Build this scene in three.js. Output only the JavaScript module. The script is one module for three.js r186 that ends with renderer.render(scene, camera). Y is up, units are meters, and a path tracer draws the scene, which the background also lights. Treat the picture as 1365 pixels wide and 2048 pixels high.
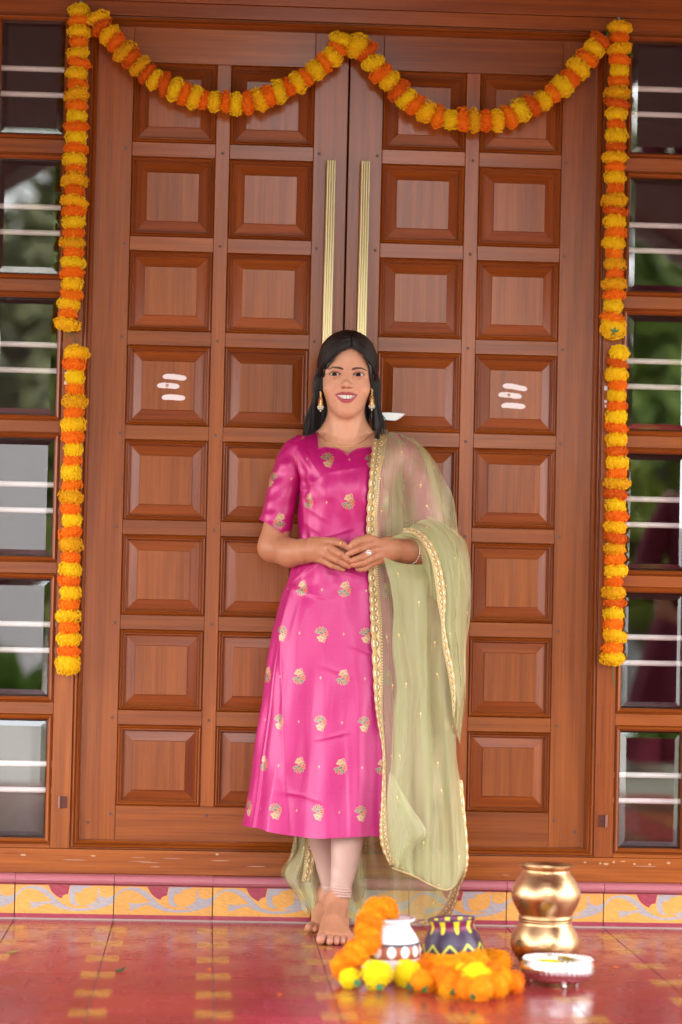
import * as THREE from 'three';
import { mergeGeometries, mergeVertices, toCreasedNormals } from 'three/addons/utils/BufferGeometryUtils.js';
import { RoundedBoxGeometry } from 'three/addons/geometries/RoundedBoxGeometry.js';
import { MarchingCubes } from 'three/addons/objects/MarchingCubes.js';

// ------------------------------------------------------------------ camera, sky, sun, exposure
const scene = new THREE.Scene();
const V3 = (x, y, z) => new THREE.Vector3(x, y, z);
const PXF = 5080, YAW = 0.0523, PITCH = 0.0333, ROLL = 0.0222;   // lens (in pixels of a 1365 x 2048 frame) and attitude of the surveyed camera
const EYE = V3(-0.345, 0.8459, 6.6216);
const FWD = V3(Math.sin(YAW) * Math.cos(PITCH), Math.sin(PITCH), -Math.cos(YAW) * Math.cos(PITCH));
const R0 = V3(Math.cos(YAW), 0, Math.sin(YAW)), U0 = R0.clone().cross(FWD);
const RGT = R0.clone().multiplyScalar(Math.cos(ROLL)).addScaledVector(U0, Math.sin(ROLL));
const UPV = R0.clone().multiplyScalar(-Math.sin(ROLL)).addScaledVector(U0, Math.cos(ROLL));
const camera = new THREE.PerspectiveCamera(2 * Math.atan(1024 / PXF) * 180 / Math.PI, 682 / 1024, 0.1, 300);
camera.position.copy(EYE);
camera.quaternion.setFromRotationMatrix(new THREE.Matrix4().makeBasis(RGT, UPV, FWD.clone().negate()));
camera.focus = 6.38;
camera.userData.fStop = camera.getFocalLength() / 52;           // an entrance pupil of 52 mm
scene.add(camera);

const SUN = V3(0.5, 0.8, -0.42).normalize();
{
  const w = 512, h = 256, d = new Float32Array(w * h * 4);
  for (let j = 0; j < h; j++) for (let i = 0; i < w; i++) {
    const el = ((j + 0.5) / h - 0.5) * Math.PI, az = ((i + 0.5) / w - 0.5) * 2 * Math.PI;
    const dir = [Math.cos(el) * Math.cos(az), Math.sin(el), Math.cos(el) * Math.sin(az)];
    const mu = dir[0] * SUN.x + dir[1] * SUN.y + dir[2] * SUN.z;
    const up = Math.max(dir[1], 0), k = 1 - Math.pow(up, 0.55);
    const glow = 0.75 * Math.exp((mu - 1) * 5);
    const cl = 0.5 + 0.25 * Math.sin(dir[0] * 5 + 1.3) * Math.sin(dir[2] * 4 - 0.6) + 0.25 * Math.sin(dir[0] * 11 + dir[1] * 7) * Math.sin(dir[2] * 9 + 2);
    const r = (0.6 + 0.86 * k + 0.3 * cl + glow), g = (0.7 + 0.8 * k + 0.24 * cl + glow * 0.97), b = (0.84 + 0.66 * k + 0.16 * cl + glow * 0.9);
    const o = (j * w + i) * 4;
    if (dir[1] < 0) { d[o] = 0.3; d[o + 1] = 0.29; d[o + 2] = 0.26; } else { d[o] = r; d[o + 1] = g; d[o + 2] = b; }
    d[o + 3] = 1;
  }
  const t = new THREE.DataTexture(d, w, h, THREE.RGBAFormat, THREE.FloatType);
  t.mapping = THREE.EquirectangularReflectionMapping; t.magFilter = THREE.LinearFilter; t.minFilter = THREE.LinearFilter; t.needsUpdate = true;
  scene.background = t; scene.environment = t;
}
const sun = new THREE.DirectionalLight(new THREE.Color(1, 0.95, 0.87), 3.0);
sun.name = 'sun';
sun.position.copy(SUN).multiplyScalar(30); sun.target.position.set(0, 0, 2);
sun.castShadow = true; sun.shadow.radius = 4; sun.shadow.mapSize.set(2048, 2048);
Object.assign(sun.shadow.camera, { left: -14, right: 14, top: 14, bottom: -14, near: 1, far: 70 });
scene.add(sun, sun.target);

const renderer = new THREE.WebGLRenderer({ antialias: true });
renderer.toneMapping = THREE.LinearToneMapping;
renderer.toneMappingExposure = 5.6;
renderer.outputColorSpace = THREE.SRGBColorSpace;
renderer.shadowMap.enabled = true;
renderer.setSize(682, 1024);

// ------------------------------------------------------------------ helpers
function RNG(s) { return () => { s = (s + 0x6d2b79f5) | 0; let t = Math.imul(s ^ (s >>> 15), 1 | s); t = (t + Math.imul(t ^ (t >>> 7), 61 | t)) ^ t; return ((t ^ (t >>> 14)) >>> 0) / 4294967296; }; }
const rnd = RNG(20);
const lerp = (a, b, t) => a + (b - a) * t, clamp = (x, a, b) => Math.min(b, Math.max(a, x));
const sstep = (a, b, x) => { const t = clamp((x - a) / (b - a), 0, 1); return t * t * (3 - 2 * t); };
function at(px, py, z) {                                           // the point of the survey's line of sight that lies z metres in front of the frame
  const d = FWD.clone().multiplyScalar(PXF).addScaledVector(RGT, px - 682.5).addScaledVector(UPV, 1024 - py);
  return EYE.clone().addScaledVector(d, (z - EYE.z) / d.z);
}
function atFloor(px, py, y = 0) {
  const d = FWD.clone().multiplyScalar(PXF).addScaledVector(RGT, px - 682.5).addScaledVector(UPV, 1024 - py);
  return EYE.clone().addScaledVector(d, (y - EYE.y) / d.y);
}
const taken = {};
function numbered(n) { const k = taken[n] = (taken[n] ?? -1) + 1; return k ? n + '_' + String(k).padStart(3, '0') : n; }
function tag(o, label, category, group) { o.userData.label = label; o.userData.category = category; if (group) o.userData.group = group; return o; }
function shadows(o) { o.castShadow = o.receiveShadow = true; return o; }
function mesh(name, geo, mat, parent, kind) {
  const m = shadows(new THREE.Mesh(geo, mat)); m.name = parent && parent !== scene ? name : numbered(name);
  (parent || scene).add(m); if (kind) m.userData.kind = kind; return m;
}
function group(name, label, category, pos, grp) {
  const g = new THREE.Group(); g.name = numbered(name); scene.add(g); if (pos) g.position.copy(pos);
  if (label) tag(g, label, category, grp); return g;
}
function structure(name, label) { const g = new THREE.Group(); g.name = numbered(name); g.userData.kind = 'structure'; if (label) g.userData.label = label; scene.add(g); return g; }
const lin = (r, g, b) => new THREE.Color().setRGB(r, g, b);
const srgb = (r, g, b) => new THREE.Color().setRGB(r / 255, g / 255, b / 255, THREE.SRGBColorSpace);

// periodic value noise
function pnoise(seed) {
  const r = RNG(seed), T = new Float32Array(4096); for (let i = 0; i < 4096; i++) T[i] = r();
  return (x, y, px, py) => {
    const xi = Math.floor(x), yi = Math.floor(y), fx = x - xi, fy = y - yi, sx = fx * fx * (3 - 2 * fx), sy = fy * fy * (3 - 2 * fy);
    const H = (a, b) => T[((((a % px) + px) % px) * 157 + (((b % py) + py) % py) * 389 + seed * 7) & 4095];
    return lerp(lerp(H(xi, yi), H(xi + 1, yi), sx), lerp(H(xi, yi + 1), H(xi + 1, yi + 1), sx), sy);
  };
}
function dataTex(w, h, f, ch = 4, color = true) {
  const d = new Uint8Array(w * h * 4);
  for (let j = 0; j < h; j++) for (let i = 0; i < w; i++) { const c = f(i / w, j / h), o = (j * w + i) * 4; d[o] = clamp(c[0] * 255, 0, 255); d[o + 1] = clamp(c[1] * 255, 0, 255); d[o + 2] = clamp(c[2] * 255, 0, 255); d[o + 3] = c.length > 3 ? clamp(c[3] * 255, 0, 255) : 255; }
  const t = new THREE.DataTexture(d, w, h); t.wrapS = t.wrapT = THREE.RepeatWrapping; t.magFilter = THREE.LinearFilter; t.minFilter = THREE.LinearMipmapLinearFilter; t.generateMipmaps = true;
  if (color) t.colorSpace = THREE.SRGBColorSpace; t.needsUpdate = true; return t;
}
function canvasTex(w, h, draw, color = true) {
  const c = document.createElement('canvas'); c.width = w; c.height = h; draw(c.getContext('2d'), w, h);
  const t = new THREE.CanvasTexture(c); t.wrapS = t.wrapT = THREE.RepeatWrapping; if (color) t.colorSpace = THREE.SRGBColorSpace; t.anisotropy = 8; return t;
}
// uv in metres on a box-like geometry; the grain (v) runs along axis 'x', 'y' or 'z'
function grain(geo, axis, off = [0, 0]) {
  const p = geo.attributes.position, n = geo.attributes.normal, uv = new Float32Array(p.count * 2);
  for (let i = 0; i < p.count; i++) {
    const P = [p.getX(i), p.getY(i), p.getZ(i)], N = [Math.abs(n.getX(i)), Math.abs(n.getY(i)), Math.abs(n.getZ(i))];
    const a = 'xyz'.indexOf(axis); let best = -1, o = 0;
    for (let k = 0; k < 3; k++) if (k !== a) { const s = 1 - N[k]; if (s > best) { best = s; o = k; } }
    if (N[a] > 0.9) { uv[2 * i] = P[(a + 1) % 3] + off[0]; uv[2 * i + 1] = P[(a + 2) % 3] + off[1]; } else { uv[2 * i] = P[o] + off[0]; uv[2 * i + 1] = P[a] + off[1]; }
  }
  geo.setAttribute('uv', new THREE.BufferAttribute(uv, 2)); return geo;
}
const plain = (g) => { const q = g.index ? g.toNonIndexed() : g; for (const k of Object.keys(q.attributes)) if (!['position', 'normal', 'uv', 'color'].includes(k)) q.deleteAttribute(k); return q; };
const merge = (list) => mergeGeometries(list.map(plain));
function box(x0, x1, y0, y1, z0, z1, r = 0.0012, seg = 1) {
  const g = r > 0 ? new RoundedBoxGeometry(x1 - x0, y1 - y0, z1 - z0, seg, Math.min(r, (x1 - x0) / 2.1, (y1 - y0) / 2.1, (z1 - z0) / 2.1)) : new THREE.BoxGeometry(x1 - x0, y1 - y0, z1 - z0);
  g.translate((x0 + x1) / 2, (y0 + y1) / 2, (z0 + z1) / 2); return g;
}
const offs = () => [rnd() * 3.7, rnd() * 5.3];
function wbox(x0, x1, y0, y1, z0, z1, axis, r) { return grain(plain(box(x0, x1, y0, y1, z0, z1, r)), axis, offs()); }
// a mitred rectangular ring: profile [d, z] runs from the outer edge inwards
function ring(x0, x1, y0, y1, prof, z0, cap, crease = 0.6) {
  const pos = [], nor = [], uv = [];
  const C = (k, d) => [[x0 + d, y0 + d], [x1 - d, y0 + d], [x1 - d, y1 - d], [x0 + d, y1 - d]][k];
  const segN = []; let len = 0; const L = [0];
  for (let i = 0; i < prof.length - 1; i++) { const dx = prof[i + 1][0] - prof[i][0], dz = prof[i + 1][1] - prof[i][1], l = Math.hypot(dx, dz) || 1e-9; segN.push([-dz / l, dx / l]); len += l; L.push(len); }
  const vn = (i, s) => { const a = segN[Math.max(0, i - 1)], b = segN[Math.min(segN.length - 1, i)], me = segN[s]; if (a[0] * b[0] + a[1] * b[1] < crease) return me; const x = a[0] + b[0], z = a[1] + b[1], l = Math.hypot(x, z); return [x / l, z / l]; };
  const inw = [[0, 1], [-1, 0], [0, -1], [1, 0]];
  for (let k = 0; k < 4; k++) {
    const o = offs(), hor = k % 2 === 0;
    for (let s = 0; s < prof.length - 1; s++) {
      const a = C(k, prof[s][0]), b = C((k + 1) % 4, prof[s][0]), c = C((k + 1) % 4, prof[s + 1][0]), d = C(k, prof[s + 1][0]);
      const n0 = vn(s, s), n1 = vn(s + 1, s);
      const q = [[a, s, n0], [b, s, n0], [c, s + 1, n1], [a, s, n0], [c, s + 1, n1], [d, s + 1, n1]];
      for (const [P, i, n] of q) { pos.push(P[0], P[1], z0 + prof[i][1]); nor.push(inw[k][0] * n[0], inw[k][1] * n[0], n[1]); uv.push(L[i] + o[0], (hor ? P[0] : P[1]) + o[1]); }
    }
  }
  if (cap) {
    const e = prof[prof.length - 1], o = offs(), q = [0, 1, 2, 0, 2, 3];
    for (const k of q) { const P = C(k, e[0]); pos.push(P[0], P[1], z0 + e[1]); nor.push(0, 0, 1); uv.push(P[0] + o[0], P[1] + o[1]); }
  }
  const g = new THREE.BufferGeometry();
  g.setAttribute('position', new THREE.Float32BufferAttribute(pos, 3)); g.setAttribute('normal', new THREE.Float32BufferAttribute(nor, 3)); g.setAttribute('uv', new THREE.Float32BufferAttribute(uv, 2)); return g;
}
function lathe(pts, seg = 48) { return plain(new THREE.LatheGeometry(pts.map((p) => new THREE.Vector2(p[0], p[1])), seg)); }
function tube(pts, r, seg = 12, rad = 6) { return plain(new THREE.TubeGeometry(new THREE.CatmullRomCurve3(pts), seg, r, rad)); }

// ------------------------------------------------------------------ materials
const nA = pnoise(3), nB = pnoise(11), nC = pnoise(29);
// teak: 0.6 m across, 2.4 m along the grain
const woodMap = dataTex(1024, 1024, (u, v) => {
  const warp = nA(u * 6, v * 4, 6, 4) * 0.5 + nB(u * 12, v * 10, 12, 10) * 0.18;
  const ringv = 0.5 + 0.5 * Math.sin((u * 14 + warp * 3.2) * 2 * Math.PI);
  const fine = nB(u * 340, v * 26, 340, 26), fine2 = nC(u * 160, v * 9, 160, 9), broad = nC(u * 5, v * 5, 5, 5), pore = nA(u * 420, v * 60, 420, 60);
  let t = 0.42 + 0.16 * (ringv - 0.5) + 0.26 * (fine2 - 0.5) + 0.2 * (fine - 0.5) + 0.3 * (broad - 0.5);
  if (pore > 0.86) t -= 0.16;
  t = clamp(t, 0, 1);
  return [lerp(0.45, 0.70, t), lerp(0.215, 0.392, t), lerp(0.058, 0.14, t)];
});
const woodBump = dataTex(512, 512, (u, v) => { const a = nB(u * 200, v * 12, 200, 12) * 0.6 + nA(u * 40, v * 5, 40, 5) * 0.4; return [a, a, a]; }, 4, false);
woodMap.repeat.set(1 / 0.6, 1 / 2.4); woodBump.repeat.set(1 / 0.6, 1 / 2.4);
function wood(k, r = 0.36) {
  return new THREE.MeshPhysicalMaterial({ name: 'varnished_teak', map: woodMap, color: lin(k[0], k[1], k[2]), roughness: r + 0.14, bumpMap: woodBump, bumpScale: 0.0006, clearcoat: 0.62, clearcoatRoughness: 0.2, specularIntensity: 0.25 });
}
const WOOD = [wood([1, 1, 1]), wood([0.9, 0.88, 0.85], 0.42), wood([1.1, 1.08, 1.0], 0.33), wood([0.97, 0.9, 0.84], 0.4), wood([1.04, 1.08, 1.1]), wood([0.86, 0.82, 0.8], 0.38)];
const WOOD_DEEP = [wood([0.88, 0.8, 0.7], 0.3), wood([0.96, 0.88, 0.76], 0.3), wood([0.82, 0.74, 0.66], 0.3)];
const WOOD_BEVEL = [wood([0.9, 0.78, 0.6], 0.3), wood([0.98, 0.86, 0.66], 0.3), wood([0.84, 0.72, 0.56], 0.3)];
const pick = (a) => a[Math.floor(rnd() * a.length)];
const std = (o) => new THREE.MeshStandardMaterial(o), phy = (o) => new THREE.MeshPhysicalMaterial(o);
const M = {
  brushed: phy({ name: 'ribbed_brass', color: lin(0.56, 0.46, 0.25), metalness: 1, roughness: 0.36 }),
  steel: std({ name: 'satin_steel', color: lin(0.45, 0.43, 0.41), metalness: 1, roughness: 0.35 }),
  hinge: std({ name: 'brown_hinge', color: lin(0.11, 0.035, 0.025), metalness: 0.6, roughness: 0.35 }),
  chalk: std({ name: 'white_paste', color: lin(0.82, 0.76, 0.76), roughness: 0.9 }),
  ochre: std({ name: 'ochre_paste', color: lin(0.5, 0.3, 0.2), roughness: 0.9 }),
  peg: std({ name: 'dark_plug', color: lin(0.085, 0.035, 0.022), roughness: 0.5 }),
  bar: std({ name: 'white_enamel', color: lin(0.8, 0.78, 0.77), roughness: 0.4 }),
  glass: phy({ name: 'bevelled_glass', color: 0xffffff, transmission: 1, thickness: 0, roughness: 0, ior: 2.1 }),
  tape: std({ name: 'white_tape', color: lin(0.78, 0.72, 0.72), roughness: 0.6 }),
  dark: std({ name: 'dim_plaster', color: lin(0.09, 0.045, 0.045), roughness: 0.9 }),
  curtain: std({ name: 'maroon_curtain', color: lin(0.07, 0.018, 0.022), roughness: 0.95 }),
  plaster: std({ name: 'cream_plaster', color: lin(0.6, 0.55, 0.47), roughness: 0.9 }),
  grey: std({ name: 'grey_plaster', color: lin(0.42, 0.4, 0.42), roughness: 0.9 }),
  maroon: std({ name: 'maroon_paint', color: lin(0.2, 0.045, 0.05), roughness: 0.6 }),
  white: std({ name: 'white_paint', color: lin(0.78, 0.77, 0.75), roughness: 0.55 }),
  grout: std({ name: 'cement_grout', color: lin(0.24, 0.16, 0.15), roughness: 0.85 }),
  string: std({ name: 'green_thread', color: lin(0.02, 0.13, 0.05), roughness: 0.7 }),
  leaf: std({ name: 'green_leaf', color: lin(0.05, 0.16, 0.04), roughness: 0.5, side: THREE.DoubleSide }),
};

// ------------------------------------------------------------------ ground, porch floor, step
mesh('ground', new THREE.PlaneGeometry(240, 240).rotateX(-Math.PI / 2).translate(0, -0.3, 0), std({ name: 'garden_soil', color: lin(0.16, 0.15, 0.11), roughness: 1 }), scene, 'structure');
const TILE = 0.254, TX0 = -0.8174, TZ0 = 0.2045;
const tileTex = [5, 6].map((sd) => canvasTex(512, 512, (c, w, h) => {
  const r = RNG(sd);
  c.fillStyle = '#9c2f34'; c.fillRect(0, 0, w, h);
  for (let i = 0; i < 900; i++) { c.globalAlpha = 0.028; c.fillStyle = r() < 0.5 ? '#6e1519' : '#bb4a40'; const x = r() * w, y = r() * h; c.beginPath(); c.ellipse(x, y, 8 + r() * 50, 3 + r() * 14, r() * 3, 0, 7); c.fill(); }
  c.globalAlpha = 1;
  const a = 0.148 * w, b0 = 0.17 * h, b1 = 0.225 * h;
  for (const sx of [0, 1]) for (const sy of [0, 1]) {
    c.save(); c.translate(sx ? w : 0, sy ? h : 0); c.scale(sx ? -1 : 1, sy ? -1 : 1);
    c.fillStyle = '#b5773a'; c.beginPath(); c.moveTo(0, 0); c.lineTo(0, b0); c.lineTo(a, b1); c.lineTo(a, 0); c.closePath(); c.fill();
    c.globalAlpha = 0.3; c.fillStyle = '#a9641c'; for (let i = 0; i < 30; i++) c.fillRect(r() * a, r() * b0, 6 + r() * 8, 2 + r() * 6);
    c.restore();
  }
  c.globalAlpha = 0.35; for (let i = 0; i < 160; i++) { c.fillStyle = r() < 0.6 ? '#5b0f14' : '#e0b8a0'; c.fillRect(r() * w, r() * h, 1 + r() * 2, 1 + r() * 2); } c.globalAlpha = 1;
}));
const tileRough = dataTex(256, 256, (u, v) => { const a = 0.1 + 0.16 * nA(u * 4, v * 4, 4, 4) + 0.1 * nB(u * 16, v * 16, 16, 16); return [a, a, a]; }, 4, false);
const tileMats = [0, 1, 2, 3].map((i) => phy({ name: 'red_oxide_tile', map: tileTex[i % 2], color: lin(1 - 0.07 * i, 1 - 0.08 * i, 1 - 0.06 * i), roughness: 1, roughnessMap: tileRough, ior: 1.75 }));
const floor = structure('floor', 'glossy red porch floor of square tiles with yellow bow-tie corners');
mesh('grout', box(-2.6, 2.6, -0.3, -0.0022, 0.033, 4.6, 0), M.grout, floor);
{
  const g = plain(new RoundedBoxGeometry(TILE - 0.0022, 0.016, TILE - 0.0012, 1, 0.0012)), p = g.attributes.position, uv = new Float32Array(p.count * 2);
  for (let i = 0; i < p.count; i++) { uv[2 * i] = p.getX(i) / TILE + 0.5; uv[2 * i + 1] = 0.5 - p.getZ(i) / TILE; }
  g.setAttribute('uv', new THREE.BufferAttribute(uv, 2)); g.translate(0, -0.008, 0);
  for (let i = -5; i < 11; i++) for (let j = 0; j < 17; j++) {
    const m = mesh('tile', g, tileMats[Math.floor(rnd() * 4)], floor);
    m.position.set(TX0 + (i + 0.5) * TILE, (rnd() - 0.5) * 0.0006, TZ0 + (j + 0.5) * TILE); m.rotation.y = Math.floor(rnd() * 2) * Math.PI;
    m.rotation.x = (rnd() - 0.5) * 0.0022; m.rotation.z = (rnd() - 0.5) * 0.0022;
  }
  const bg = plain(box(-(TILE - 0.0022) / 2, (TILE - 0.0022) / 2, -0.016, 0, 0.032, TZ0 - 0.0008, 0.001)), bp = bg.attributes.position, buv = new Float32Array(bp.count * 2);
  for (let i = 0; i < bp.count; i++) { buv[2 * i] = bp.getX(i) / TILE + 0.5; buv[2 * i + 1] = (TZ0 - bp.getZ(i)) / TILE; }
  bg.setAttribute('uv', new THREE.BufferAttribute(buv, 2));
  for (let i = -5; i < 11; i++) mesh('tile', bg, tileMats[(i + 8) % 4], floor).position.set(TX0 + (i + 0.5) * TILE, 0, 0);
}
const borderTex = [1, 2, 3].map((sd) => canvasTex(1024, 384, (c, w, h) => {
  const r = RNG(sd * 31), X = (x) => (x - 620) / 535 * w, Y = (y) => (y - 70) / 195 * h;
  const poly = (pts, f) => { c.fillStyle = f; c.beginPath(); c.moveTo(X(pts[0][0]), Y(pts[0][1])); for (let i = 1; i < pts.length; i++) { const p = pts[i]; if (p.length === 4) c.quadraticCurveTo(X(p[0]), Y(p[1]), X(p[2]), Y(p[3])); else c.lineTo(X(p[0]), Y(p[1])); } c.closePath(); c.fill(); };
  c.fillStyle = '#dd9f4c'; c.fillRect(0, 0, w, h);
  const G = '#a9a1a4', R = '#9c3348';
  poly([[620, 150], [640, 84, 720, 82], [790, 80, 850, 160], [900, 205, 960, 208], [1080, 205, 1155, 140], [1155, 172], [1080, 222, 950, 222], [860, 215, 810, 180], [770, 185, 740, 205], [715, 205, 706, 222], [712, 195, 700, 168], [740, 182, 790, 168], [830, 172, 800, 150], [740, 95, 690, 98], [650, 105, 620, 165]], G);
  poly([[800, 76], [916, 76], [906, 128], [880, 128, 872, 152], [838, 140, 815, 108]], R);
  poly([[922, 76], [1045, 76], [1010, 96, 1000, 88], [975, 100, 985, 118], [960, 105, 945, 128], [938, 170, 975, 190], [930, 195, 918, 170], [905, 120, 922, 76]], G);
  poly([[1062, 96], [1075, 140, 1058, 160], [1030, 190, 985, 190], [1060, 205, 1100, 178], [1130, 165, 1155, 152], [1155, 128], [1120, 150, 1092, 140], [1070, 128, 1074, 92]], G);
  poly([[1090, 84], [1160, 76, 1155, 116], [1130, 132, 1100, 118]], '#dd9f4c');
  c.fillStyle = R; c.fillRect(0, Y(238), w, h); c.globalAlpha = 0.8; c.fillRect(0, 0, w, Y(78)); c.globalAlpha = 1;
  for (let i = 0; i < 900; i++) { c.globalAlpha = 0.07; c.fillStyle = ['#7c5a3a', '#f2d9a8', '#8a7a80'][Math.floor(r() * 3)]; c.beginPath(); c.ellipse(r() * w, r() * h, 4 + r() * 40, 2 + r() * 8, r() * 0.6, 0, 7); c.fill(); }
  for (let i = 0; i < 60; i++) { c.globalAlpha = 0.5; c.fillStyle = r() < 0.5 ? '#efe3cf' : '#7a2535'; c.fillRect(r() * w, r() * h * 0.9, 1 + r() * 7, 1 + r() * 2); }
  c.globalAlpha = 1;
}));
const step = structure('step', 'low step below the door faced with yellow, grey and maroon scroll tiles');
mesh('step_core', box(-2.6, 2.6, -0.3, 0.1135, -0.3, 0.0215, 0), M.grout, step);
{
  const g = plain(box(-(TILE - 0.0026) / 2, (TILE - 0.0026) / 2, 0.0035, 0.0905, 0.02, 0.03, 0.001)), p = g.attributes.position, uv = new Float32Array(p.count * 2);
  for (let i = 0; i < p.count; i++) { uv[2 * i] = p.getX(i) / TILE + 0.5; uv[2 * i + 1] = (p.getY(i) - 0.003) / 0.0885; }
  g.setAttribute('uv', new THREE.BufferAttribute(uv, 2));
  const mm = borderTex.map((t, i) => phy({ name: 'scroll_border_tile', map: t, roughness: 0.34, color: lin(1 - i * 0.05, 1 - i * 0.06, 1 - i * 0.05) }));
  for (let i = -6; i < 12; i++) { const m = mesh('tile', g, mm[((i * 5) % 3 + 3) % 3], step); m.position.x = TX0 + (i + 0.5) * TILE; m.position.z = (rnd() - 0.5) * 0.0012; }
  const nm = phy({ name: 'maroon_oxide', color: lin(0.42, 0.125, 0.15), roughness: 0.42, bumpMap: woodBump, bumpScale: 0.002 });
  const sh = new THREE.Shape(); sh.moveTo(0, 0); sh.lineTo(0.03, 0); sh.quadraticCurveTo(0.041, 0.001, 0.0415, 0.0115); sh.quadraticCurveTo(0.041, 0.0235, 0.028, 0.0242); sh.lineTo(-0.05, 0.0242); sh.lineTo(-0.05, 0.0); sh.closePath();
  const ng = plain(new THREE.ExtrudeGeometry(sh, { depth: TILE - 0.0012, bevelEnabled: false, curveSegments: 8 })); ng.rotateY(-Math.PI / 2); ng.translate(TILE / 2, 0.0912, 0);
  ng.applyMatrix4(new THREE.Matrix4().makeScale(1, 1, 1));
  for (let i = -6; i < 12; i++) { const m = mesh('nosing', ng, nm, step); m.position.set(TX0 + (i + 0.5) * TILE, (rnd() - 0.5) * 0.0008, 0.0); }
  const fillet = new THREE.PlaneGeometry(5.2, 0.006).rotateX(-Math.PI / 4).translate(0, 0.0022, 0.0335);
  mesh('mortar_fillet', plain(fillet), std({ name: 'pale_mortar', color: lin(0.34, 0.24, 0.21), roughness: 0.9 }), step);
}

// ------------------------------------------------------------------ door frame
const ZD = -0.03;
const frame = group('door_frame', 'carved reddish teak frame round the double door, with deep sill and head', 'door frame');
const moulding = [[0, 0], [0.0012, -0.004], [0.003, -0.0045], [0.004, 0.0005], [0.0065, 0.0022], [0.009, 0.0005], [0.0102, -0.005], [0.0112, -0.0055], [0.0122, -0.002], [0.0145, -0.0005], [0.017, -0.0028], [0.0178, -0.009], [0.0188, -0.0095], [0.02, -0.014], [0.0222, -0.03], [0.0222, -0.055]];
mesh('frame_moulding', ring(-0.682, 0.682, 0.18, 2.352, moulding, 0), WOOD_DEEP[0], frame);
mesh('sill', wbox(-0.99, 0.99, 0.1155, 0.1792, -0.12, 0.004, 'x', 0.003), WOOD[2], frame);
mesh('jamb', wbox(-0.7325, -0.6826, 0.1798, 2.3526, -0.12, 0, 'y'), WOOD[0], frame);
mesh('jamb', wbox(0.6826, 0.7325, 0.1798, 2.3526, -0.12, 0, 'y'), WOOD[3], frame);
mesh('head', wbox(-0.99, 0.99, 2.3532, 2.3905, -0.12, 0.001, 'x', 0.002), WOOD_DEEP[1], frame);
mesh('head', wbox(-0.99, 0.99, 2.3912, 2.47, -0.12, 0.003, 'x', 0.002), WOOD_DEEP[0], frame);
for (const [x, y, s] of [[-0.7, 0.299, -1], [0.702, 0.275, 1]]) {
  const h = mesh('hinge_leaf', box(x - 0.008, x + 0.008, y - 0.015, y + 0.015, 0.0005, 0.0028, 0.0008), M.hinge, frame);
  mesh('hinge_barrel', plain(new THREE.CylinderGeometry(0.0042, 0.0042, 0.032, 14).translate(x + s * 0.0115, y, 0.005)), phy({ name: 'polished_barrel', color: lin(0.3, 0.15, 0.13), metalness: 0.8, roughness: 0.15 }), h);
  for (const dy of [-0.008, 0.008]) mesh('screw', plain(new THREE.CylinderGeometry(0.0022, 0.0022, 0.001, 10).rotateX(Math.PI / 2).translate(x, y + dy, 0.0033)), M.peg, h);
}
for (const [x, y, w, h] of [[0.692, 1.409, 0.009, 0.012], [0.692, 1.374, 0.007, 0.008], [0.692, 1.362, 0.005, 0.008], [-0.735 + 0.012, 1.386, 0.008, 0.01], [-0.735 + 0.012, 1.41, 0.006, 0.008]]) mesh('tape_scrap', box(x - w / 2, x + w / 2, y - h / 2, y + h / 2, 0.0004, 0.0024, 0.0006), M.tape, frame);
for (const [x, y] of [[0.705, 1.497], [-0.708, 1.551]]) { const l = mesh('latch_plate', box(x - 0.006, x + 0.006, y - 0.012, y + 0.012, 0.0004, 0.003, 0.0008), M.hinge, frame); mesh('screw', plain(new THREE.CylinderGeometry(0.002, 0.002, 0.001, 10).rotateX(Math.PI / 2).translate(x, y, 0.0036)), M.peg, l); }

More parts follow.
